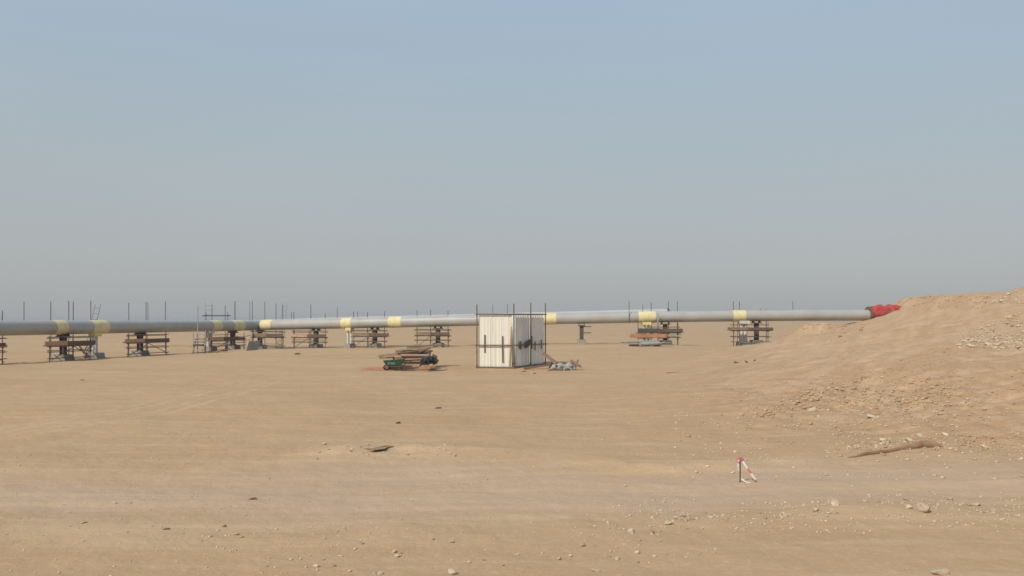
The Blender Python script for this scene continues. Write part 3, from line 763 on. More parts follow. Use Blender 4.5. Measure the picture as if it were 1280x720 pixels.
# ------------------------------------------------------------------ the sheet-metal shed
def shed():
    d0 = 60.6
    A = Vector((WX(597.5, d0), d0 - .02, 0)); B = Vector((WX(642.2, d0), d0, 0))
    dC = 63.9; C = Vector((WX(680.5, dC), dC, 0)); D = A + (C - B)
    for q in (A, B, C, D): q.z = G(q.x, q.y)
    zt = WZ(392.3, d0); zp = WZ(380.5, d0)
    t = thing('metal_shed', 'tall white and grey corrugated metal enclosure standing alone before the pipeline', 'shed', ((A + C) / 2))
    def panel(P, Q, z0a, z0b, z1, mm, pitch, amp, out, name='sheet_panel'):
        L = (Q - P).length; u = (Q - P); u.z = 0; u.normalize(); n = Vector((u.y, -u.x, 0)) * out
        per = max(2, int(round(L / pitch))); N = per * 8
        vs = []; fs = []
        for i in range(N + 1):
            s = i / N; ph = (i % 8) / 8
            w = amp * (1 if ph < .375 else (-1 if .5 <= ph < .875 else 0))
            q = P.lerp(Q, s) + n * w
            vs += [(q.x, q.y, z0a + (z0b - z0a) * s), (q.x, q.y, z1)]
        for i in range(N): fs.append((2 * i, 2 * i + 2, 2 * i + 3, 2 * i + 1))
        k = len(vs)
        vs += [(x - n.x * .012, y - n.y * .012, z) for x, y, z in vs]
        fs += [(a + k, dd + k, c + k, b + k) for a, b, c, dd in [tuple(f) for f in fs]]
        return MB().add(vs, fs).build(name, mm, t)
    def along(P, Q, s): return P.lerp(Q, s)
    g = .10
    # front: three broad sheets; right: two; back and left close the box
    for s0, s1 in ((.045, .345), (.352, .66), (.667, .945)):
        P, Q = along(A, B, s0), along(A, B, s1); panel(P, Q, P.z + g, Q.z + g, zt - .10, 'shed_white', .28, .006, 1)
    for s0, s1 in ((.04, .485), (.515, .96)):
        P, Q = along(B, C, s0), along(B, C, s1); panel(P, Q, P.z + g, Q.z + g, zt - .12, 'shed_grey', .28, .04, 1)
    for s0, s1 in ((.04, .49), (.51, .96)):
        P, Q = along(C, D, s0), along(C, D, s1); panel(P, Q, P.z + g, Q.z + g, zt - .12, 'shed_grey', .28, .03, 1)
        P, Q = along(D, A, s0), along(D, A, s1); panel(P, Q, P.z + g, Q.z + g, zt - .12, 'shed_white', .28, .03, 1)
    r = .042
    for q, top in ((A, zp), (B, zp + .05), (C, zp + .15), (D, zt), (B.lerp(C, .5), zp + .15), (C.lerp(D, .5), zt)):
        o = (q - (A + C) / 2); o.z = 0; o.normalize()
        q2 = q + o * .09
        MB().tube([(q2.x, q2.y, q.z - .1), (q2.x, q2.y, top)], r).build('post', 'frame', t)
    zm = WZ(431.5, d0)
    for P, Q in ((A, B), (B, C), (C, D), (D, A)):
        u = (Q - P); u.z = 0; u.normalize(); n = Vector((u.y, -u.x, 0))
        for z, e in ((zt - .02, .12), (zm, .15)):
            a = P - u * e + n * .11; b = Q + u * e + n * .11
            MB().tube([(a.x, a.y, z), (b.x, b.y, z)], r).build('rail', 'frame', t)
        a = P - u * .1 + n * .06; b = Q + u * .1 + n * .06
        MB().beam((a.x, a.y, P.z + .06), (b.x, b.y, Q.z + .06), .09, .13).build('sill_beam', 'frame', t)
    # upright battens behind the rail of the white face
    u = (B - A).normalized(); n = Vector((u.y, -u.x, 0))
    for pxa, ya, pxb, yb, mm, w in ((606, 418.5, 606, 440.5, 'frame', .09), (628, 420, 628.6, 453, 'frame', .09), (639.3, 408.5, 637, 457, 'plank_grey', .085)):
        a = Vector((WX(pxa, d0), d0 - .05, WZ(ya, d0))); b = Vector((WX(pxb, d0), d0 - .05, WZ(yb, d0)))
        MB().beam(a, b, w, .05, n).build('batten', mm, t)
    # battens and the dark rags on the shaded side
    u = (C - B); u.z = 0; u.normalize(); n = Vector((u.y, -u.x, 0))
    def side(px):
        k = (px - 640) / F; o = B + n * .16; s = (k * o.y - o.x) / (u.x - k * u.y); return o + u * s
    for px, ya, yb in ((669, 426.5, 438), (676.8, 424.5, 436), (665, 420, 436)):
        a = side(px); MB().beam((a.x, a.y, WZ(ya, a.y)), (a.x, a.y, WZ(yb, a.y)), .08, .05, n).build('batten', 'frame', t)
    for px, pts in ((651, ((-1.6, 431), (0, 426), (1.8, 429.5), (1.4, 434), (.2, 437.5), (-.8, 434.5))), (659.6, ((-4, 431.5), (-2.6, 427), (1.5, 425.5), (3.6, 423.8), (3.4, 429.5), (1.8, 433), (-2.4, 435.5)))):
        vs = []; 
        for dx, py in pts:
            a = side(px + dx); vs.append(Vector((a.x, a.y, WZ(py, a.y))))
        c = sum(vs, Vector()) / len(vs); k = len(vs)
        m = MB(); allv = [c + n * .05] + vs + [v_ - n * .05 for v_ in vs]
        fs = [(0, 1 + i, 1 + (i + 1) % k) for i in range(k)] + [(1 + i, 1 + k + i, 1 + k + (i + 1) % k, 1 + (i + 1) % k) for i in range(k)] + [tuple(1 + k + i for i in range(k))]
        tag(m.add(allv, fs).build('rag', 'rag'), 'small dark rag hung on the rail near the shed corner' if px < 655 else 'wide dark rag hung on the rail of the shed side', 'rag')
    return A, B, C, D
SH = shed()

# ------------------------------------------------------------------ lumber heap, barrow, black bundle
def at(px, py, d): return Vector((WX(px, d), d, WZ(py, d)))
def ground_at(px, d, dz=0): x = WX(px, d); return Vector((x, d, G(x, d) + dz))
LUM = 'planks of the lumber heap'
def plank(a, b, w, h, m, label):
    return tag(MB().beam(a, b, w, h).build('plank', m, None, bevel=.008), label, 'plank', LUM)
d = 58.6
a = ground_at(450.5, d - .4, .13); b = ground_at(487, d - .3, .13); plank(a, b, .3, .2, 'plank_red', 'long brown beam pointing left out of the heap, past the green barrow')
a = ground_at(487.5, d - .25, .17); b = ground_at(544.5, d + .5, .17); plank(a, b, .3, .28, 'plank_red', 'squared reddish beam lying along the foot of the heap, under the bundle')
# stacked boards
names = ['lowest', 'second lowest', 'third from the bottom', 'fourth from the bottom', 'fifth from the bottom', 'sixth from the bottom', 'seventh from the bottom']
ny = len(names)
for i in range(ny):
    xa = 492 + random.uniform(-3, 5) + i * .8; xb = 541 + random.uniform(-6, 2)
    yy = d + 1.2 + random.uniform(-.15, .15)
    z = G(WX(515, yy), yy) + .10 + i * .142
    A = Vector((WX(xa, yy), yy, z + random.uniform(-.02, .02))); B = Vector((WX(xb, yy), yy + random.uniform(-.2, .3), z + random.uniform(-.02, .02)))
    plank(A, B, .55, .11, ('plank_grey', 'plank_red', 'plank_grey', 'plank')[i % 4], names[i] + ' board in the flat stack beside the black bundle')
# board rows behind, keeping the upper boards up
for i in range(7):
    yy = d + 2.6
    z = G(WX(515, yy), yy) + .12 + i * .17
    A = Vector((WX(489 + i, yy), yy, z)); B = Vector((WX(535 + i * .6, yy), yy, z))
    plank(A, B, .8, .15, 'plank', 'brown rear board behind the flat stack of the lumber heap')
ybs = d + 1.7
plank(at(472, 444.8, ybs - .4), at(523, 440.2, ybs + .6), .7, .16, 'plank_grey', 'wide bleached board slanting left over the green barrow')
plank(at(476, 447.7, ybs - .6), at(500, 445.6, ybs), .6, .10, 'plank_grey', 'short bleached board just above the green barrow')
plank(at(485, 443.0, ybs + .1), at(534, 438.8, ybs + .8), .55, .09, 'plank', 'thin dark board above the wide bleached one')
plank(at(501, 437.2, ybs + .3), at(540, 433.8, ybs + 1.0), .9, .12, 'plank_grey', 'broad grey board near the top of the heap')
plank(at(508, 433.2, ybs + .6), at(553, 431.6, ybs + 1.2), .5, .12, 'plank', 'topmost dark board of the heap, reaching right')
plank(at(524, 439.8, ybs - .2), at(538, 434.5, ybs + .2), .16, .12, 'plank', 'short dark board propped aslant at the right of the heap top')
plank(at(530, 441.6, ybs - .3), at(541, 438.6, ybs - .2), .12, .09, 'steel_dark', 'small black slat on top of the black bundle')

plank(at(480, 446.3, ybs - .55), at(512, 443.6, ybs - .1), .5, .07, 'plank_red', 'thin reddish board just above the short bleached one')
plank(at(495, 441.2, ybs - .1), at(529, 437.4, ybs + .5), .6, .08, 'plank', 'brown board slanting up beneath the broad grey board')
plank(at(514, 435.6, ybs + .9), at(547, 432.6, ybs + 1.5), .5, .09, 'plank_grey', 'pale board tucked under the topmost dark board')
plank(at(498, 456.4, d + .75), at(527, 455.8, d + .8), .25, .12, 'plank_grey', 'pale edge board low in the stack behind the barrow legs')
plank(at(505, 449.6, d + .8), at(531, 448.0, d + .9), .25, .08, 'plank_red', 'reddish edge board halfway up the stack beside the barrow')

def barrow():
    y = 57.9; gz0 = G(WX(494, y), y)
    base = Vector((WX(494, y), y, gz0))
    t = thing('wheelbarrow', 'green wheelbarrow with white lettering in front of the lumber heap', 'wheelbarrow', base)
    # tapered tray, deeper at the wheel end
    x0, x1 = WX(479.5, y), WX(506.5, y); zt0, zt1 = WZ(450.6, y), WZ(448.3, y); xb0, xb1 = WX(484.5, y), WX(501, y); zb = WZ(457.4, y)
    w1, w0 = .38, .24
    vs = [(x0, y - w1, zt0), (x1, y - w1, zt1), (x1, y + w1, zt1), (x0, y + w1, zt0), (xb0, y - w0, zb), (xb1, y - w0, zb), (xb1, y + w0, zb), (xb0, y + w0, zb)]
    e = .025; vi = [(x + (e if x < base.x else -e), yy + (e if yy < y else -e), z + (.0 if k < 4 else e)) for k, (x, yy, z) in enumerate(vs)]
    fs = [(0, 1, 5, 4), (1, 2, 6, 5), (2, 3, 7, 6), (3, 0, 4, 7), (4, 5, 6, 7)]
    m = MB(); m.add(vs + vi, fs + [tuple(i + 8 for i in reversed(f)) for f in fs] + [(i, (i + 1) % 4, 8 + (i + 1) % 4, 8 + i) for i in range(4)])
    m.build('tray', 'green', t)
    for s in (-.3, .3):
        MB().tube([(x0 - .05, y + s * .4, gz0 + .22), (xb0 + .1, y + s, zb - .03), (xb1, y + s, zb - .03), (x1 + .45, y + s * 1.1, zt1 - .12)], .028).build('handle', 'steel_dark', t)
        MB().tube([(xb1 - .1, y + s, zb - .02), (xb1 + .05, y + s, gz0)], .024).build('leg', 'steel_dark', t)
    cx = WX(483.2, y); r = .215
    wt = MB().tube([(cx, y - .055, gz0 + r), (cx, y - .03, gz0 + r), (cx, y + .03, gz0 + r), (cx, y + .055, gz0 + r)], [r - .05, r, r, r - .05], 22).build('wheel', 'rubber', t)
    MB().tube([(cx, y - .07, gz0 + r), (cx, y + .07, gz0 + r)], r * .62, 16).build('rim', 'rust', wt)
    # lettering on the near side
    cu = bpy.data.curves.new('lettering', 'FONT'); cu.body = 'OAS'; cu.size = .22; cu.extrude = .004; cu.align_x = 'CENTER'; cu.space_character = 1.15
    tmp = bpy.data.objects.new('lettering', cu); COL.objects.link(tmp)
    bpy.context.view_layer.update()
    me = bpy.data.meshes.new_from_object(tmp.evaluated_get(bpy.context.evaluated_depsgraph_get()))
    bpy.data.objects.remove(tmp); bpy.data.curves.remove(cu)
    P = Vector((WX(489.8, y), 0, 0)); zc = WZ(455.3, y)
    tilt = math.atan2(w1 - w0, (zt0 - zb))
    f = (zc - zb) / (zt0 - zb); yy = y - (w0 + (w1 - w0) * f) - .012
    mtx = Matrix.Translation(Vector((P.x, yy, zc)) - base) @ Matrix.Rotation(math.pi / 2 + tilt, 4, 'X')
    me.transform(mtx); me.materials.clear(); me.materials.append(M['white_paint'])
    o = bpy.data.objects.new('lettering', me); COL.objects.link(o); o.parent = t
barrow()

def lump(name, c, sx, sy, sz, m, label, cat, seed, amp=.28, sub=3, ridged=False):
    bm = bmesh.new(); bmesh.ops.create_icosphere(bm, subdivisions=sub, radius=1)
    for v in bm.verts:
        q = v.co * 1.4 + Vector((seed * 3.1, seed, 0))
        n = mnoise.fractal(q, 1.0, 2.0, 3)
        if ridged: n = .8 - abs(n) * 2.2
        v.co *= 1 + amp * n
        v.co = Vector((v.co.x * sx, v.co.y * sy, max(v.co.z, -.75) * sz))
    me = bpy.data.meshes.new(name); bm.to_mesh(me); bm.free()
    for p in me.polygons: p.use_smooth = not ridged
    me.materials.append(M[m]); o = bpy.data.objects.new(name, me); COL.objects.link(o); o.location = c
    return tag(o, label, cat) if label else o
y = 58.0
lump('plastic_bundle', at(535.5, 450.9, y), .40, .32, .24, 'tarp_black', 'crumpled black plastic bundle on the right end of the lumber heap', 'bundle', 3, .55, 4, True)
tag(MB().tube([at(541, 444, y + .1), at(545.2, 446.5, y), at(546.8, 450, y), at(545, 453.5, y), at(541.5, 454.5, y + .1)], .10, 10).build('hose_coil', 'rag', None, True), 'dark hose coil hanging off the right of the black bundle', 'hose')
tag(MB().tube([at(524.5, 458, y - .25), at(527, 454.5, y - .3), at(531, 450.5, y - .35), at(536, 450, y - .4)], .05, 8).build('strap', 'tarp_black', None, True), 'black strap trailing from the bundle on the heap', 'strap')

# ------------------------------------------------------------------ debris right of the shed
y = 60.3
def gclamp(v, dz): v.z = max(v.z, G(v.x, v.y) + dz); return v
RB = 'broken timbers beside the shed'
tag(MB().beam(at(678.5, 441.3, y + .6), gclamp(at(696, 454.5, y - .2), .1), .22, .16).build('timber', 'plank'), 'dark plank leaning down from the shed corner onto the sack', 'timber', RB)
tag(MB().beam(gclamp(at(655, 461.2, y - .3), .07), at(688.5, 455.6, y + .6), .14, .12).build('timber', 'plank'), 'long beam lying along the foot of the shed side', 'timber', RB)
tag(MB().beam(at(694, 454.2, y - .2), at(717, 454.4, y - .2), .07, .07).build('timber', 'steel_dark'), 'straight dark bar over the grey sacks', 'timber', RB)
tag(MB().beam(at(713.5, 450.6, y - .1), gclamp(at(726.2, 458.8, y - .3), .07), .14, .15).build('timber', 'plank'), 'brown cross timber sloping down to the right', 'timber', RB)
tag(MB().beam(at(722.3, 449.5, y + .1), gclamp(at(716.5, 462.5, y - .1), .05), .13, .13).build('timber', 'plank_grey'), 'yellowish cross timber sloping down to the left', 'timber', RB)
tag(MB().beam(gclamp(at(684.2, 466.2, y - 1.0), .05), at(693.5, 462.8, y - .4), .1, .09).build('timber', 'plank_red'), 'short reddish stick in front of the grey sacks', 'timber', RB)
tag(MB().beam(gclamp(at(686.5, 459.5, y - .3), .04), at(691.5, 451.5, y + .1), .08, .1).build('timber', 'steel_dark'), 'dark upright stub left of the grey sacks', 'timber', RB)
lump('cement_sack', at(698.5, 459.3, y - .35), .55, .34, .26, 'sack', 'pale grey sack, left of the two beside the shed', 'sack', 5, .5)
lump('cement_sack', at(710.5, 459.3, y - .2), .52, .36, .27, 'sack', 'pale grey sack, right of the two beside the shed', 'sack', 8, .5)
tag(MB().tube([at(704.5, 463.6, y - .75), at(706, 460.5, y - .7), at(709.5, 459.2, y - .7), at(713, 460.3, y - .7), at(714.5, 463.4, y - .75)], .05, 8).build('hoop', 'tube_pale', None, True), 'pale half hoop standing in front of the right grey sack', 'hoop')
tag(MB().box(gclamp(at(695.6, 458, y - .72), .1), .16, .1, .17, .3).build('metal_scrap', 'rag'), 'black scrap piece in front of the left grey sack', 'scrap')

def rock_mesh(seed, sub=2, flat=.65, elong=1.25):
    bm = bmesh.new(); bmesh.ops.create_icosphere(bm, subdivisions=sub, radius=.5)
    r = random.Random(seed)
    planes = [(Vector((r.gauss(0, 1), r.gauss(0, 1), r.gauss(0, .8))).normalized(), r.uniform(.26, .41)) for _ in range(9)]
    for v in bm.verts:
        v.co *= 1 + .22 * mnoise.noise(v.co * 2.2 + Vector((seed * 5.3, 0, 0)))
        for n, dd in planes:
            e = v.co.dot(n) - dd
            if e > 0: v.co -= n * e * .9
        v.co *= 1 + .06 * mnoise.noise(v.co * 9 + Vector((0, seed, 0)))
        v.co.x *= elong; v.co.z *= flat
    me = bpy.data.meshes.new('stone'); bm.to_mesh(me); bm.free()
    return me
# ------------------------------------------------------------------ small things on the ground
def scrap(px, py, w, dpt, h, m, label, name='scrap_board', rot=.2, cat='scrap'):
    p = hit(px, py)
    me = rock_mesh(100 + int(px), 2, 1.0, 1.0); me.name = name
    for v_ in me.vertices:
        q = v_.co; b_ = .5 * mnoise.noise(q * 2.5 + Vector((px, 0, 0)))
        v_.co = Vector((q.x * w * (1 + b_), q.y * dpt * 1.2 * (1 + b_), q.z * h * 1.3 + h * .5 * math.sin(q.x * 4 + px)))
    me.materials.append(M[m]); o = bpy.data.objects.new(name, me); COL.objects.link(o)
    o.location = p + Vector((0, 0, h * .25)); o.rotation_euler = (0, 0, rot)
    return tag(o, label, cat)
scrap(372.5, 443.2, .8, .4, .14, 'scrap', 'dark scrap board lying on the sand below the red-boarded scaffold', rot=-.25)
scrap(921, 454, .5, .3, .14, 'rag', 'wider dark lump on the embankment toe below the last scaffold')
scrap(933, 453.5, .28, .2, .12, 'rag', 'small dark lump right of the wider one on the embankment toe')
scrap(943, 451.5, .2, .15, .1, 'rag', 'tiny dark lump highest on the embankment toe')
scrap(1051, 420.5, .6, .3, .13, 'log', 'brown clod on the bank below the pipe end, left of two')
scrap(1076, 413.5, .5, .3, .14, 'log', 'brown clod on the bank below the pipe end, right of two')
scrap(669, 467.5, .28, .18, .06, 'scrap', 'small flat chip in front of the shed corner')
scrap(655, 464.8, .4, .2, .06, 'plank_grey', 'pale flat board piece at the foot of the shed side')
scrap(548, 511, .40, .12, .05, 'scrap', 'thin dark stick on open sand below the shed')
scrap(498, 529.5, .2, .12, .05, 'scrap', 'short dark stick on open sand below the lumber heap')
scrap(315, 624.5, .22, .07, .03, 'scrap', 'curved dark bark piece lying on the haul track')
scrap(209, 662.5, .15, .05, .022, 'scrap', 'dark twig on the sand at lower left')
scrap(841, 466, .8, .12, .05, 'scrap', 'flat dark lath on the sand below the tubes')
scrap(104, 475.5, .35, .16, .05, 'scrap', 'dark chip on the sand below the ladder')
def flat_scrap():
    p = hit(472, 562.5)
    bm = bmesh.new(); pts = [(-.34, 0), (-.1, .12), (.12, .36), (.30, .55), (.36, .40), (.22, .12), (.20, -.10), (-.05, -.25), (-.22, -.2), (-.08, -.06)]
    V = [bm.verts.new((x, yy, .03 + .03 * mnoise.noise(Vector((x * 3, yy * 3, 0))))) for x, yy in pts]
    f = bm.faces.new(V); r = bmesh.ops.extrude_face_region(bm, geom=[f])
    for v in r['geom']:
        if isinstance(v, bmesh.types.BMVert): v.co.z += .015
    bmesh.ops.recalc_face_normals(bm, faces=bm.faces)
    me = bpy.data.meshes.new('bark_slab'); bm.to_mesh(me); bm.free(); me.materials.append(mat('sandy_sacking', (.30, .215, .125), .95, .2, 5))
    o = bpy.data.objects.new('flat_scrap', me); COL.objects.link(o); o.location = p
    tag(o, 'flat brown torn sheet half sunk in the sand below the lumber heap', 'scrap')
flat_scrap()

def buried_pole():
    pts = [(1060, 571.5), (1071, 569.5), (1084, 568.6), (1100, 567), (1112, 563.5), (1124, 560.8), (1138, 559.3), (1152, 558.6), (1166, 558.8), (1175, 558.6)]
    P = []
    rs = [.02, .04, .05, .055, .055, .06, .08, .105, .105, .06]
    sink = [.01, .0, .0, .01, .02, .01, .005, .0, .0, .0]
    for (px, py), r, s in zip(pts, rs, sink):
        h = hit(px, py + 1.2); P.append(h + Vector((0, 0, r * .55 - s)))
    # keep the depth of neighbouring points smooth
    ys = np.polyval(np.polyfit(range(len(P)), [p.y for p in P], 3), range(len(P)))
    for p, y_ in zip(P, ys):
        p.x *= y_ / p.y; p.y = y_
    for p, r, s in zip(P, rs, sink): p.z = G(p.x, p.y) + r * .6 - s
    o = MB().tube(P, rs, 12).build('timber_pole', 'log', None, True)
    tag(o, 'long brown tapering pole half buried at the foot of the embankment', 'pole')
buried_pole()

def stake():
    p = hit(925, 603.5); y = p.y; k = y / F
    t = thing('marker_stake', 'thin dark stake tied with red and white tape standing in the sand', 'marker stake', p)
    H = 30 * k
    MB().tube([p - Vector((0, 0, .1)), p + Vector((.003, 0, H * .5)), p + Vector((0, 0, H))], .013, 8).build('rod', 'stake', t, True)
    def ribbon(pts, w, m, wid=None):
        vs = []; fs = []
        n = len(pts)
        for i, q in enumerate(pts):
            q = Vector(q); tn = (Vector(pts[min(i + 1, n - 1)]) - Vector(pts[max(i - 1, 0)])).normalized()
            s = tn.cross(Vector((0.15 * math.sin(i * .9), -1, .1))).normalized() * (w / 2)
            o2 = Vector((0, -.004, 0))
            vs += [q - s, q + s, q + s - o2, q - s - o2]
        for i in range(n - 1):
            a = 4 * i
            fs += [(a, a + 1, a + 5, a + 4), (a + 1, a + 2, a + 6, a + 5), (a + 2, a + 3, a + 7, a + 6), (a + 3, a, a + 4, a + 7)]
        fs += [(0, 3, 2, 1), (4 * n - 4, 4 * n - 3, 4 * n - 2, 4 * n - 1)]
        return MB().add(vs, fs).build('tape', m, t)
    def q(px, py, dy=0): return Vector((WX(px, y), y + dy, p.z + (603.5 - py) * k))
    ribbon([q(922, 575.5, -.03), q(924.5, 573.3, -.04), q(927, 574.5, -.03), q(928.2, 577, -.03)], 4 * k, 'tape_red')
    ribbon([q(923.6, 574, -.03), q(922.2, 578, -.04), q(921.8, 583, -.05), q(922.8, 589, -.04)], 2.4 * k, 'tape_white')
    ribbon([q(922.8, 575, -.02), q(921.6, 578.5, -.05)], 3 * k, 'tape_red')
    ribbon([q(928, 577, -.03), q(930, 580.5, -.05), q(933.2, 585.5, -.07)], 2.4 * k, 'tape_white')
    ribbon([q(933.2, 585.5, -.07), q(935.8, 588.7, -.08), q(938.6, 592, -.09)], 2.2 * k, 'tape_red')
    ribbon([q(937.6, 591.6, -.09), q(940, 595.3, -.1), q(942.6, 599, -.1)], 2.8 * k, 'tape_white')
    ribbon([q(926.8, 598.5, -.03), q(929.5, 601.2, -.06), q(933, 602.8, -.08), q(937, 603.0, -.1)], 1.5 * k, 'tape_white')
stake()

# ------------------------------------------------------------------ stones
ROCKS = []
for s in range(10):
    me = rock_mesh(s + 1, 2, random.uniform(.5, .85), random.uniform(1.0, 1.5)); me.materials.append(M['stone'] if s % 3 else M['stone_brown']); ROCKS.append(me)
def put_stone(p, size, label, group=None, k=None, rz=None, sink=.12, flat=None):
    me = ROCKS[k if k is not None else random.randrange(len(ROCKS))]
    o = bpy.data.objects.new('stone', me); COL.objects.link(o)
    o.location = p + Vector((0, 0, size * (.28 - sink)))
    o.rotation_euler = (random.uniform(-.3, .3), random.uniform(-.3, .3), rz if rz is not None else random.uniform(0, 6.3))
    o.scale = (size * random.uniform(.85, 1.15), size * random.uniform(.85, 1.15), size * random.uniform(.8, 1.1))
    tag(o, label, 'stone', group)
    return o
NAMED = [
    (1153.5, 639, 25, 'largest pale slab-like stone lying on the windrow below the buried pole', 1, 0.1),
    (1043, 631, 15, 'pale rounded stone left of the largest slab on the windrow', 2, None),
    (789, 665, 10, 'pale stone standing alone left of the windrow end', 4, None),
    (834.5, 656, 14, 'pale angular stone at the left end of the windrow', 5, None),
    (565.5, 718, 15, 'pale stone cut by the bottom edge near the middle', 1, None),
    (496.5, 696, 9, 'greyish stone on the bare foreground left of the middle', 7, None),
    (1176, 718, 20, 'broad pale stone at the bottom edge on the right', 2, .1),
    (781.8, 608, 6.5, 'small upright stone on the haul track', 8, None),
    (1016, 514, 13, 'pale angular stone on the flank above the buried pole', 4, None),
    (919, 567, 9, 'flat stone above the taped stake', 1, None),
    (713, 696, 8, 'single stone between the bottom edge and the haul track, right of middle', 5, None),
    (772, 700, 8, 'flat stone near the bottom edge below the windrow end', 7, None),
    (1150, 546, 10, 'topmost pale stone behind the thick end of the buried pole', 2, None),
    (1104, 552, 12, 'pale stone behind the middle of the buried pole', 4, None),
    (1061.5, 560, 8, 'twin-topped stone above the thin end of the buried pole', 5, None),
    (475, 718, 10, 'pale stone at the bottom edge left of the middle', 5, None),
    (846, 649, 8, 'bright small stone topping the left end of the windrow', 7, None),
    (1193, 520, 9, 'dark-shadowed stone at the right of the eroded patch', 8, None),
]
for px, py, w, lab, k, rz in NAMED:
    h = hit(px, py); put_stone(h, w * h.y / F * .88, lab, 'larger stones on the sand', k, rz)
REG = [
    # count, sampler, size in metres, label
    (84, lambda: (lambda a: (1198 + 82 * a, 438 - random.random() * (12 + 40 * a)))(random.random()), (.16, .42), 'pale rubble stone in the patch high on the embankment at right', 'rubble on the embankment flank'),
    (34, lambda: (lambda a: (1240 + 40 * a, 379 - random.random() ** 1.2 * (2 + 16 * a)))(random.random()), (.14, .42), 'rubble stone on the heap topping the embankment at right', 'rubble on the embankment crest'),
    (54, lambda: (lambda a: (800 + 480 * a, 662 - 26 * min(1, a * 2.2) + random.gauss(0, 9)))(random.random()), (.045, .13), 'small pale stone on the windrow along the haul track', 'stones along the windrow'),
    (34, lambda: (random.uniform(380, 900), random.uniform(672, 718)), (.035, .09), 'small stone on the bare foreground near the bottom edge', 'stones at the bottom edge'),
    (34, lambda: (random.uniform(1060, 1240), random.gauss(556, 6)), (.06, .2), 'stone in the rubble line behind the buried pole', 'rubble by the buried pole'),
    (26, lambda: (random.uniform(985, 1200), random.uniform(470, 528)), (.1, .26), 'brownish stone on the eroded patch of the flank', 'stones on the eroded patch'),
    (22, lambda: (random.uniform(380, 570), random.gauss(563, 6)), (.05, .13), 'small pale stone near the torn brown sheet', 'stones by the torn sheet'),
    (26, lambda: (random.uniform(0, 430), random.uniform(612, 712)), (.035, .09), 'small stone on the sand at lower left', 'stones at lower left'),
]
for n, smp, (s0, s1), lab, grp in REG:
    for _ in range(n):
        px, py = smp(); py = min(max(py, 359), 719); h = hit(px, py)
        if h.y > 200: continue
        s = s0 + (s1 - s0) * random.random() ** 2.2
        put_stone(h, s, lab, grp)

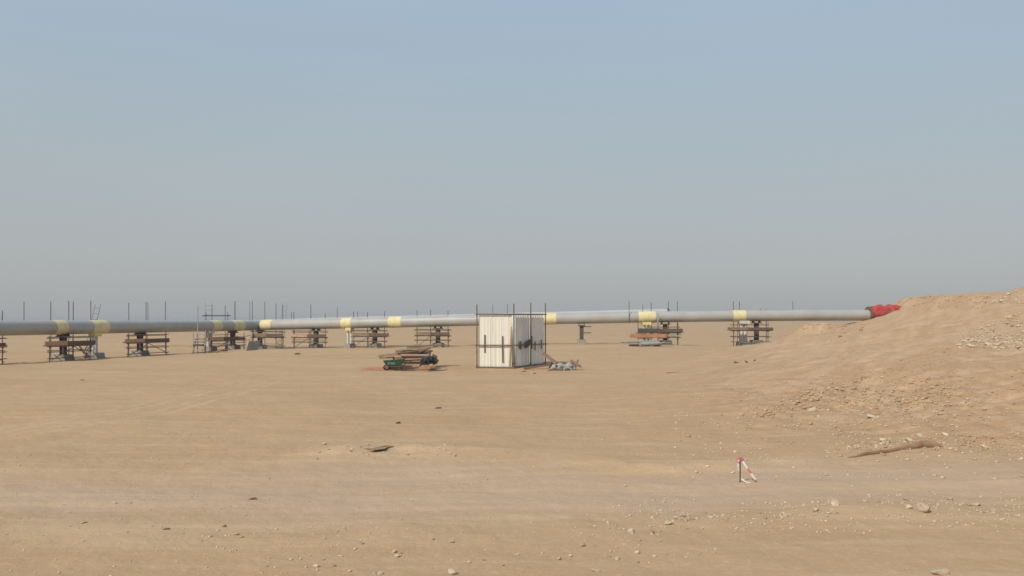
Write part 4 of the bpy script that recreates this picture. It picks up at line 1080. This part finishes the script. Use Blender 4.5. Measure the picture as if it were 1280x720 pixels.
def gravel():
    bms = []
    for s in range(6):
        me = rock_mesh(50 + s, 1, random.uniform(.5, .8), random.uniform(1, 1.5))
        v = np.array([x.co[:] for x in me.vertices]); f = np.array([p.vertices[:] for p in me.polygons]); bms.append((v, f)); bpy.data.meshes.remove(me)
    V = []; FC = []; n0 = 0
    def put(p, s, z=None):
        nonlocal n0
        v, f = bms[random.randrange(6)]
        a = random.uniform(0, 6.283); c, sn = math.cos(a), math.sin(a)
        w = v * s * np.array([random.uniform(.8, 1.2), random.uniform(.8, 1.2), random.uniform(.7, 1.1)])
        w = np.stack([w[:, 0] * c - w[:, 1] * sn, w[:, 0] * sn + w[:, 1] * c, w[:, 2]], 1) + np.array([p[0], p[1], p[2] + s * .12])
        V.append(w); FC.append(f + n0); n0 += len(v)
    def batch(xs, ys, ss):
        zs = gz(xs, ys)
        for x, y, z, s in zip(xs, ys, zs, ss): put((x, y, z), s)
    # foreground scatter, clustered
    n = 9000
    d = 9.5 + 22 * RNG.random(n) ** 1.2; k = RNG.uniform(-.62, .62, n); xs = k * d; ys = d
    c = fbm(xs, ys, 1.7, 3, 301) + .35 * fbm(xs, ys, 9, 2, 303); keep = (c > .02) & (RNG.random(n) < .75)
    rd = np.abs(road_mask(xs, ys)); keep &= (rd > .95) | (RNG.random(n) < .3)
    xs, ys = xs[keep], ys[keep]; batch(xs, ys, .014 + .045 * RNG.random(len(xs)) ** 4)
    # windrow
    n = 2600; xs = RNG.uniform(1.5, 13, n); cc = np.interp(xs, [-60, -20, -11, -7, -3.8, -.8, 3.7, 6, 12, 22, 40], [14.5, 16.2, 16.8, 17.2, 18.2, 17.9, 17.3, 18.2, 18.6, 17.5, 15])
    ww = np.interp(xs, [-60, -11, -7, -3.8, -.8, 3.7, 6, 12, 40], [2.6, 2.4, 2.6, 3.6, 3.1, 2.0, 2.2, 2.6, 2.4]); ys = cc - ww * (1.25 + .42 * RNG.normal(size=n))
    keep = fbm(xs, ys, 1.2, 3, 311) > -.15; xs, ys = xs[keep], ys[keep]; batch(xs, ys, .014 + .06 * RNG.random(len(xs)) ** 3)
    # rubble flank, buried pole, erosion patch, sheet, mound
    def px_batch(n, fx, fy, s0, s1):
        for _ in range(n):
            px = fx(); py = fy(px)
            if py > 719 or py < 357: continue
            h = hit(px, py, True)
            if h.y < 200: put(h, s0 + (s1 - s0) * random.random() ** 2.5)
    px_batch(1100, lambda: 1200 + 82 * random.random() ** .8 + random.gauss(0, 4), lambda px: 426 + 12 * (px - 1198) / 82 + random.gauss(0, 3) - random.random() ** 1.3 * (10 + 42 * (px - 1198) / 82), .05, .2)
    px_batch(500, lambda: random.uniform(1236, 1282), lambda px: 380 - random.random() * (2 + 18 * (px - 1236) / 44), .06, .2)
    px_batch(180, lambda: random.uniform(1140, 1215), lambda px: random.gauss(372, 4), .06, .2)
    px_batch(420, lambda: random.uniform(1040, 1280), lambda px: random.gauss(558, 8), .025, .09)
    px_batch(700, lambda: random.gauss(1110, 62), lambda px: random.gauss(500, 18), .04, .13)
    px_batch(150, lambda: random.gauss(500, 60), lambda px: random.gauss(562, 7), .018, .06)
    px_batch(1000, lambda: random.uniform(840, 1280), lambda px: random.uniform(400, 600), .03, .11)
    px_batch(240, lambda: random.uniform(0, 850), lambda px: random.uniform(470, 600), .02, .07)
    px_batch(260, lambda: random.uniform(0, 700), lambda px: random.uniform(600, 718), .014, .05)
    def flush(name, m, label):
        nonlocal V, FC, n0
        v = np.concatenate(V); f = np.concatenate(FC); V = []; FC = []; n0 = 0
        me = bpy.data.meshes.new(name); me.vertices.add(len(v)); me.vertices.foreach_set('co', v.ravel())
        me.loops.add(f.size); me.loops.foreach_set('vertex_index', f.ravel())
        me.polygons.add(len(f)); me.polygons.foreach_set('loop_start', np.arange(len(f)) * 3); me.update(calc_edges=True)
        me.materials.append(M[m])
        o = bpy.data.objects.new(name, me); COL.objects.link(o); tag(o, label, 'gravel', kind='stuff')
    flush('gravel', 'gravel', 'fine pale gravel strewn over the sand and the embankment')
    px_batch(620, lambda: random.gauss(1125, 50), lambda px: random.gauss(496, 20) - (px - 1115) * .14, .04, .17)
    px_batch(260, lambda: random.gauss(1020, 55), lambda px: 470 + (1090 - px) * .35 + random.gauss(0, 5), .05, .22)
    px_batch(220, lambda: random.uniform(1045, 1235), lambda px: random.gauss(556, 6), .04, .14)
    px_batch(110, lambda: random.uniform(1000, 1080), lambda px: 406 + random.random() ** 2 * 14, .08, .35)
    px_batch(260, lambda: random.uniform(1120, 1240), lambda px: 371 + random.random() ** 2 * 16, .08, .3)
    px_batch(420, lambda: random.uniform(860, 1280), lambda px: random.uniform(405, 560), .04, .15)
    flush('dirt_clods', 'clod', 'brown clods of dry earth on the embankment flank')
gravel()

# ------------------------------------------------------------------ air
HAZE = 0.0004
if HAZE > 0:
    m = bpy.data.materials.new('haze'); m.use_nodes = True; nt = m.node_tree; nt.nodes.clear()
    o_ = nt.nodes.new('ShaderNodeOutputMaterial'); pv = nt.nodes.new('ShaderNodeVolumePrincipled')
    pv.inputs['Color'].default_value = (.86, .86, .86, 1); pv.inputs['Density'].default_value = HAZE; pv.inputs['Anisotropy'].default_value = .2
    nt.links.new(pv.outputs['Volume'], o_.inputs['Volume'])
    me = bpy.data.meshes.new('haze'); bm = bmesh.new(); bmesh.ops.create_cube(bm, size=1); bm.to_mesh(me); bm.free(); me.materials.append(m)
    o = bpy.data.objects.new('haze', me); COL.objects.link(o); o.scale = (19000, 19000, 15); o.location = (0, 0, 4.5)
    o['kind'] = 'stuff'; o['label'] = 'thin pale dust haze'

# ------------------------------------------------------------------ sky, sun, camera
SUN_EL = math.radians(41); SAZ = math.atan2(-.62, -.785)     # azimuth of the sun from +Y, clockwise
w = bpy.data.worlds.new('World'); scene.world = w; w.use_nodes = True
nt = w.node_tree; N = nt.nodes; L = nt.links; bg = N['Background']
sky = N.new('ShaderNodeTexSky'); sky.sky_type = 'NISHITA'; sky.sun_disc = False
sky.sun_elevation = SUN_EL; sky.sun_rotation = SAZ; sky.air_density = 1.0; sky.dust_density = 3.0; sky.ozone_density = 1.5; sky.altitude = 50
# dusty air: the clear-sky model mixed with a pale haze that thins with elevation
geo = N.new('ShaderNodeTexCoord'); sx = N.new('ShaderNodeSeparateXYZ'); L.new(geo.outputs['Generated'], sx.inputs['Vector'])
rp = N.new('ShaderNodeValToRGB'); rp.color_ramp.interpolation = 'EASE'
els = rp.color_ramp.elements
STOPS = [(0.0, (.472, .484, .490)), (.09, (.462, .485, .495)), (.18, (.451, .514, .536)), (.265, (.436, .528, .595)), (.345, (.424, .538, .655)), (1.0, (.27, .39, .60))]
els[0].position, els[0].color = STOPS[0][0], (*STOPS[0][1], 1)
els[1].position, els[1].color = STOPS[-1][0], (*STOPS[-1][1], 1)
for p_, c_ in STOPS[1:-1]:
    e_ = els.new(p_); e_.color = (*c_, 1)
rp.color_ramp.interpolation = 'LINEAR'
L.new(sx.outputs['Z'], rp.inputs['Fac'])
vm = N.new('ShaderNodeVectorMath'); vm.operation = 'SCALE'; vm.inputs['Scale'].default_value = 10.0
L.new(rp.outputs['Color'], vm.inputs[0])
mxw = N.new('ShaderNodeMix'); mxw.data_type = 'RGBA'; 
wmp = N.new('ShaderNodeMapping'); wmp.inputs['Scale'].default_value = (1.2, 1.2, 4.5); L.new(geo.outputs['Generated'], wmp.inputs['Vector'])
wn = N.new('ShaderNodeTexNoise'); wn.inputs['Scale'].default_value = 1.6; wn.inputs['Detail'].default_value = 4; L.new(wmp.outputs['Vector'], wn.inputs['Vector'])
wr = N.new('ShaderNodeMapRange'); wr.inputs['From Min'].default_value = .3; wr.inputs['From Max'].default_value = .7; wr.inputs['To Min'].default_value = .76; wr.inputs['To Max'].default_value = .84
L.new(wn.outputs['Fac'], wr.inputs['Value']); L.new(wr.outputs['Result'], mxw.inputs['Factor'])
L.new(sky.outputs['Color'], mxw.inputs[6]); L.new(vm.outputs['Vector'], mxw.inputs[7])
L.new(mxw.outputs[2], bg.inputs['Color'])
bg.inputs['Strength'].default_value = .10
ld = bpy.data.lights.new('sun', 'SUN'); ld.energy = 3.3; ld.angle = math.radians(2.0); ld.color = (1.0, .93, .82)
so = bpy.data.objects.new('sun', ld); COL.objects.link(so)
tosun = Vector((math.sin(SAZ) * math.cos(SUN_EL), math.cos(SAZ) * math.cos(SUN_EL), math.sin(SUN_EL)))
so.rotation_euler = tosun.to_track_quat('Z', 'Y').to_euler(); so.location = (0, 0, 60)

cam = bpy.data.cameras.new('camera'); co = bpy.data.objects.new('camera', cam); COL.objects.link(co)
cam.sensor_width = 36; cam.lens = 36 * F / 1280; cam.shift_y = (HY - 360) / 1280
cam.clip_end = 20000; cam.clip_start = .1
co.location = (0, 0, EYE); co.rotation_euler = (math.pi / 2, 0, 0)
scene.camera = co
vs = scene.view_settings; vs.view_transform = 'Standard'; vs.look = 'None'; vs.exposure = 0; vs.gamma = 1
scene.cycles.filter_width = 1.55
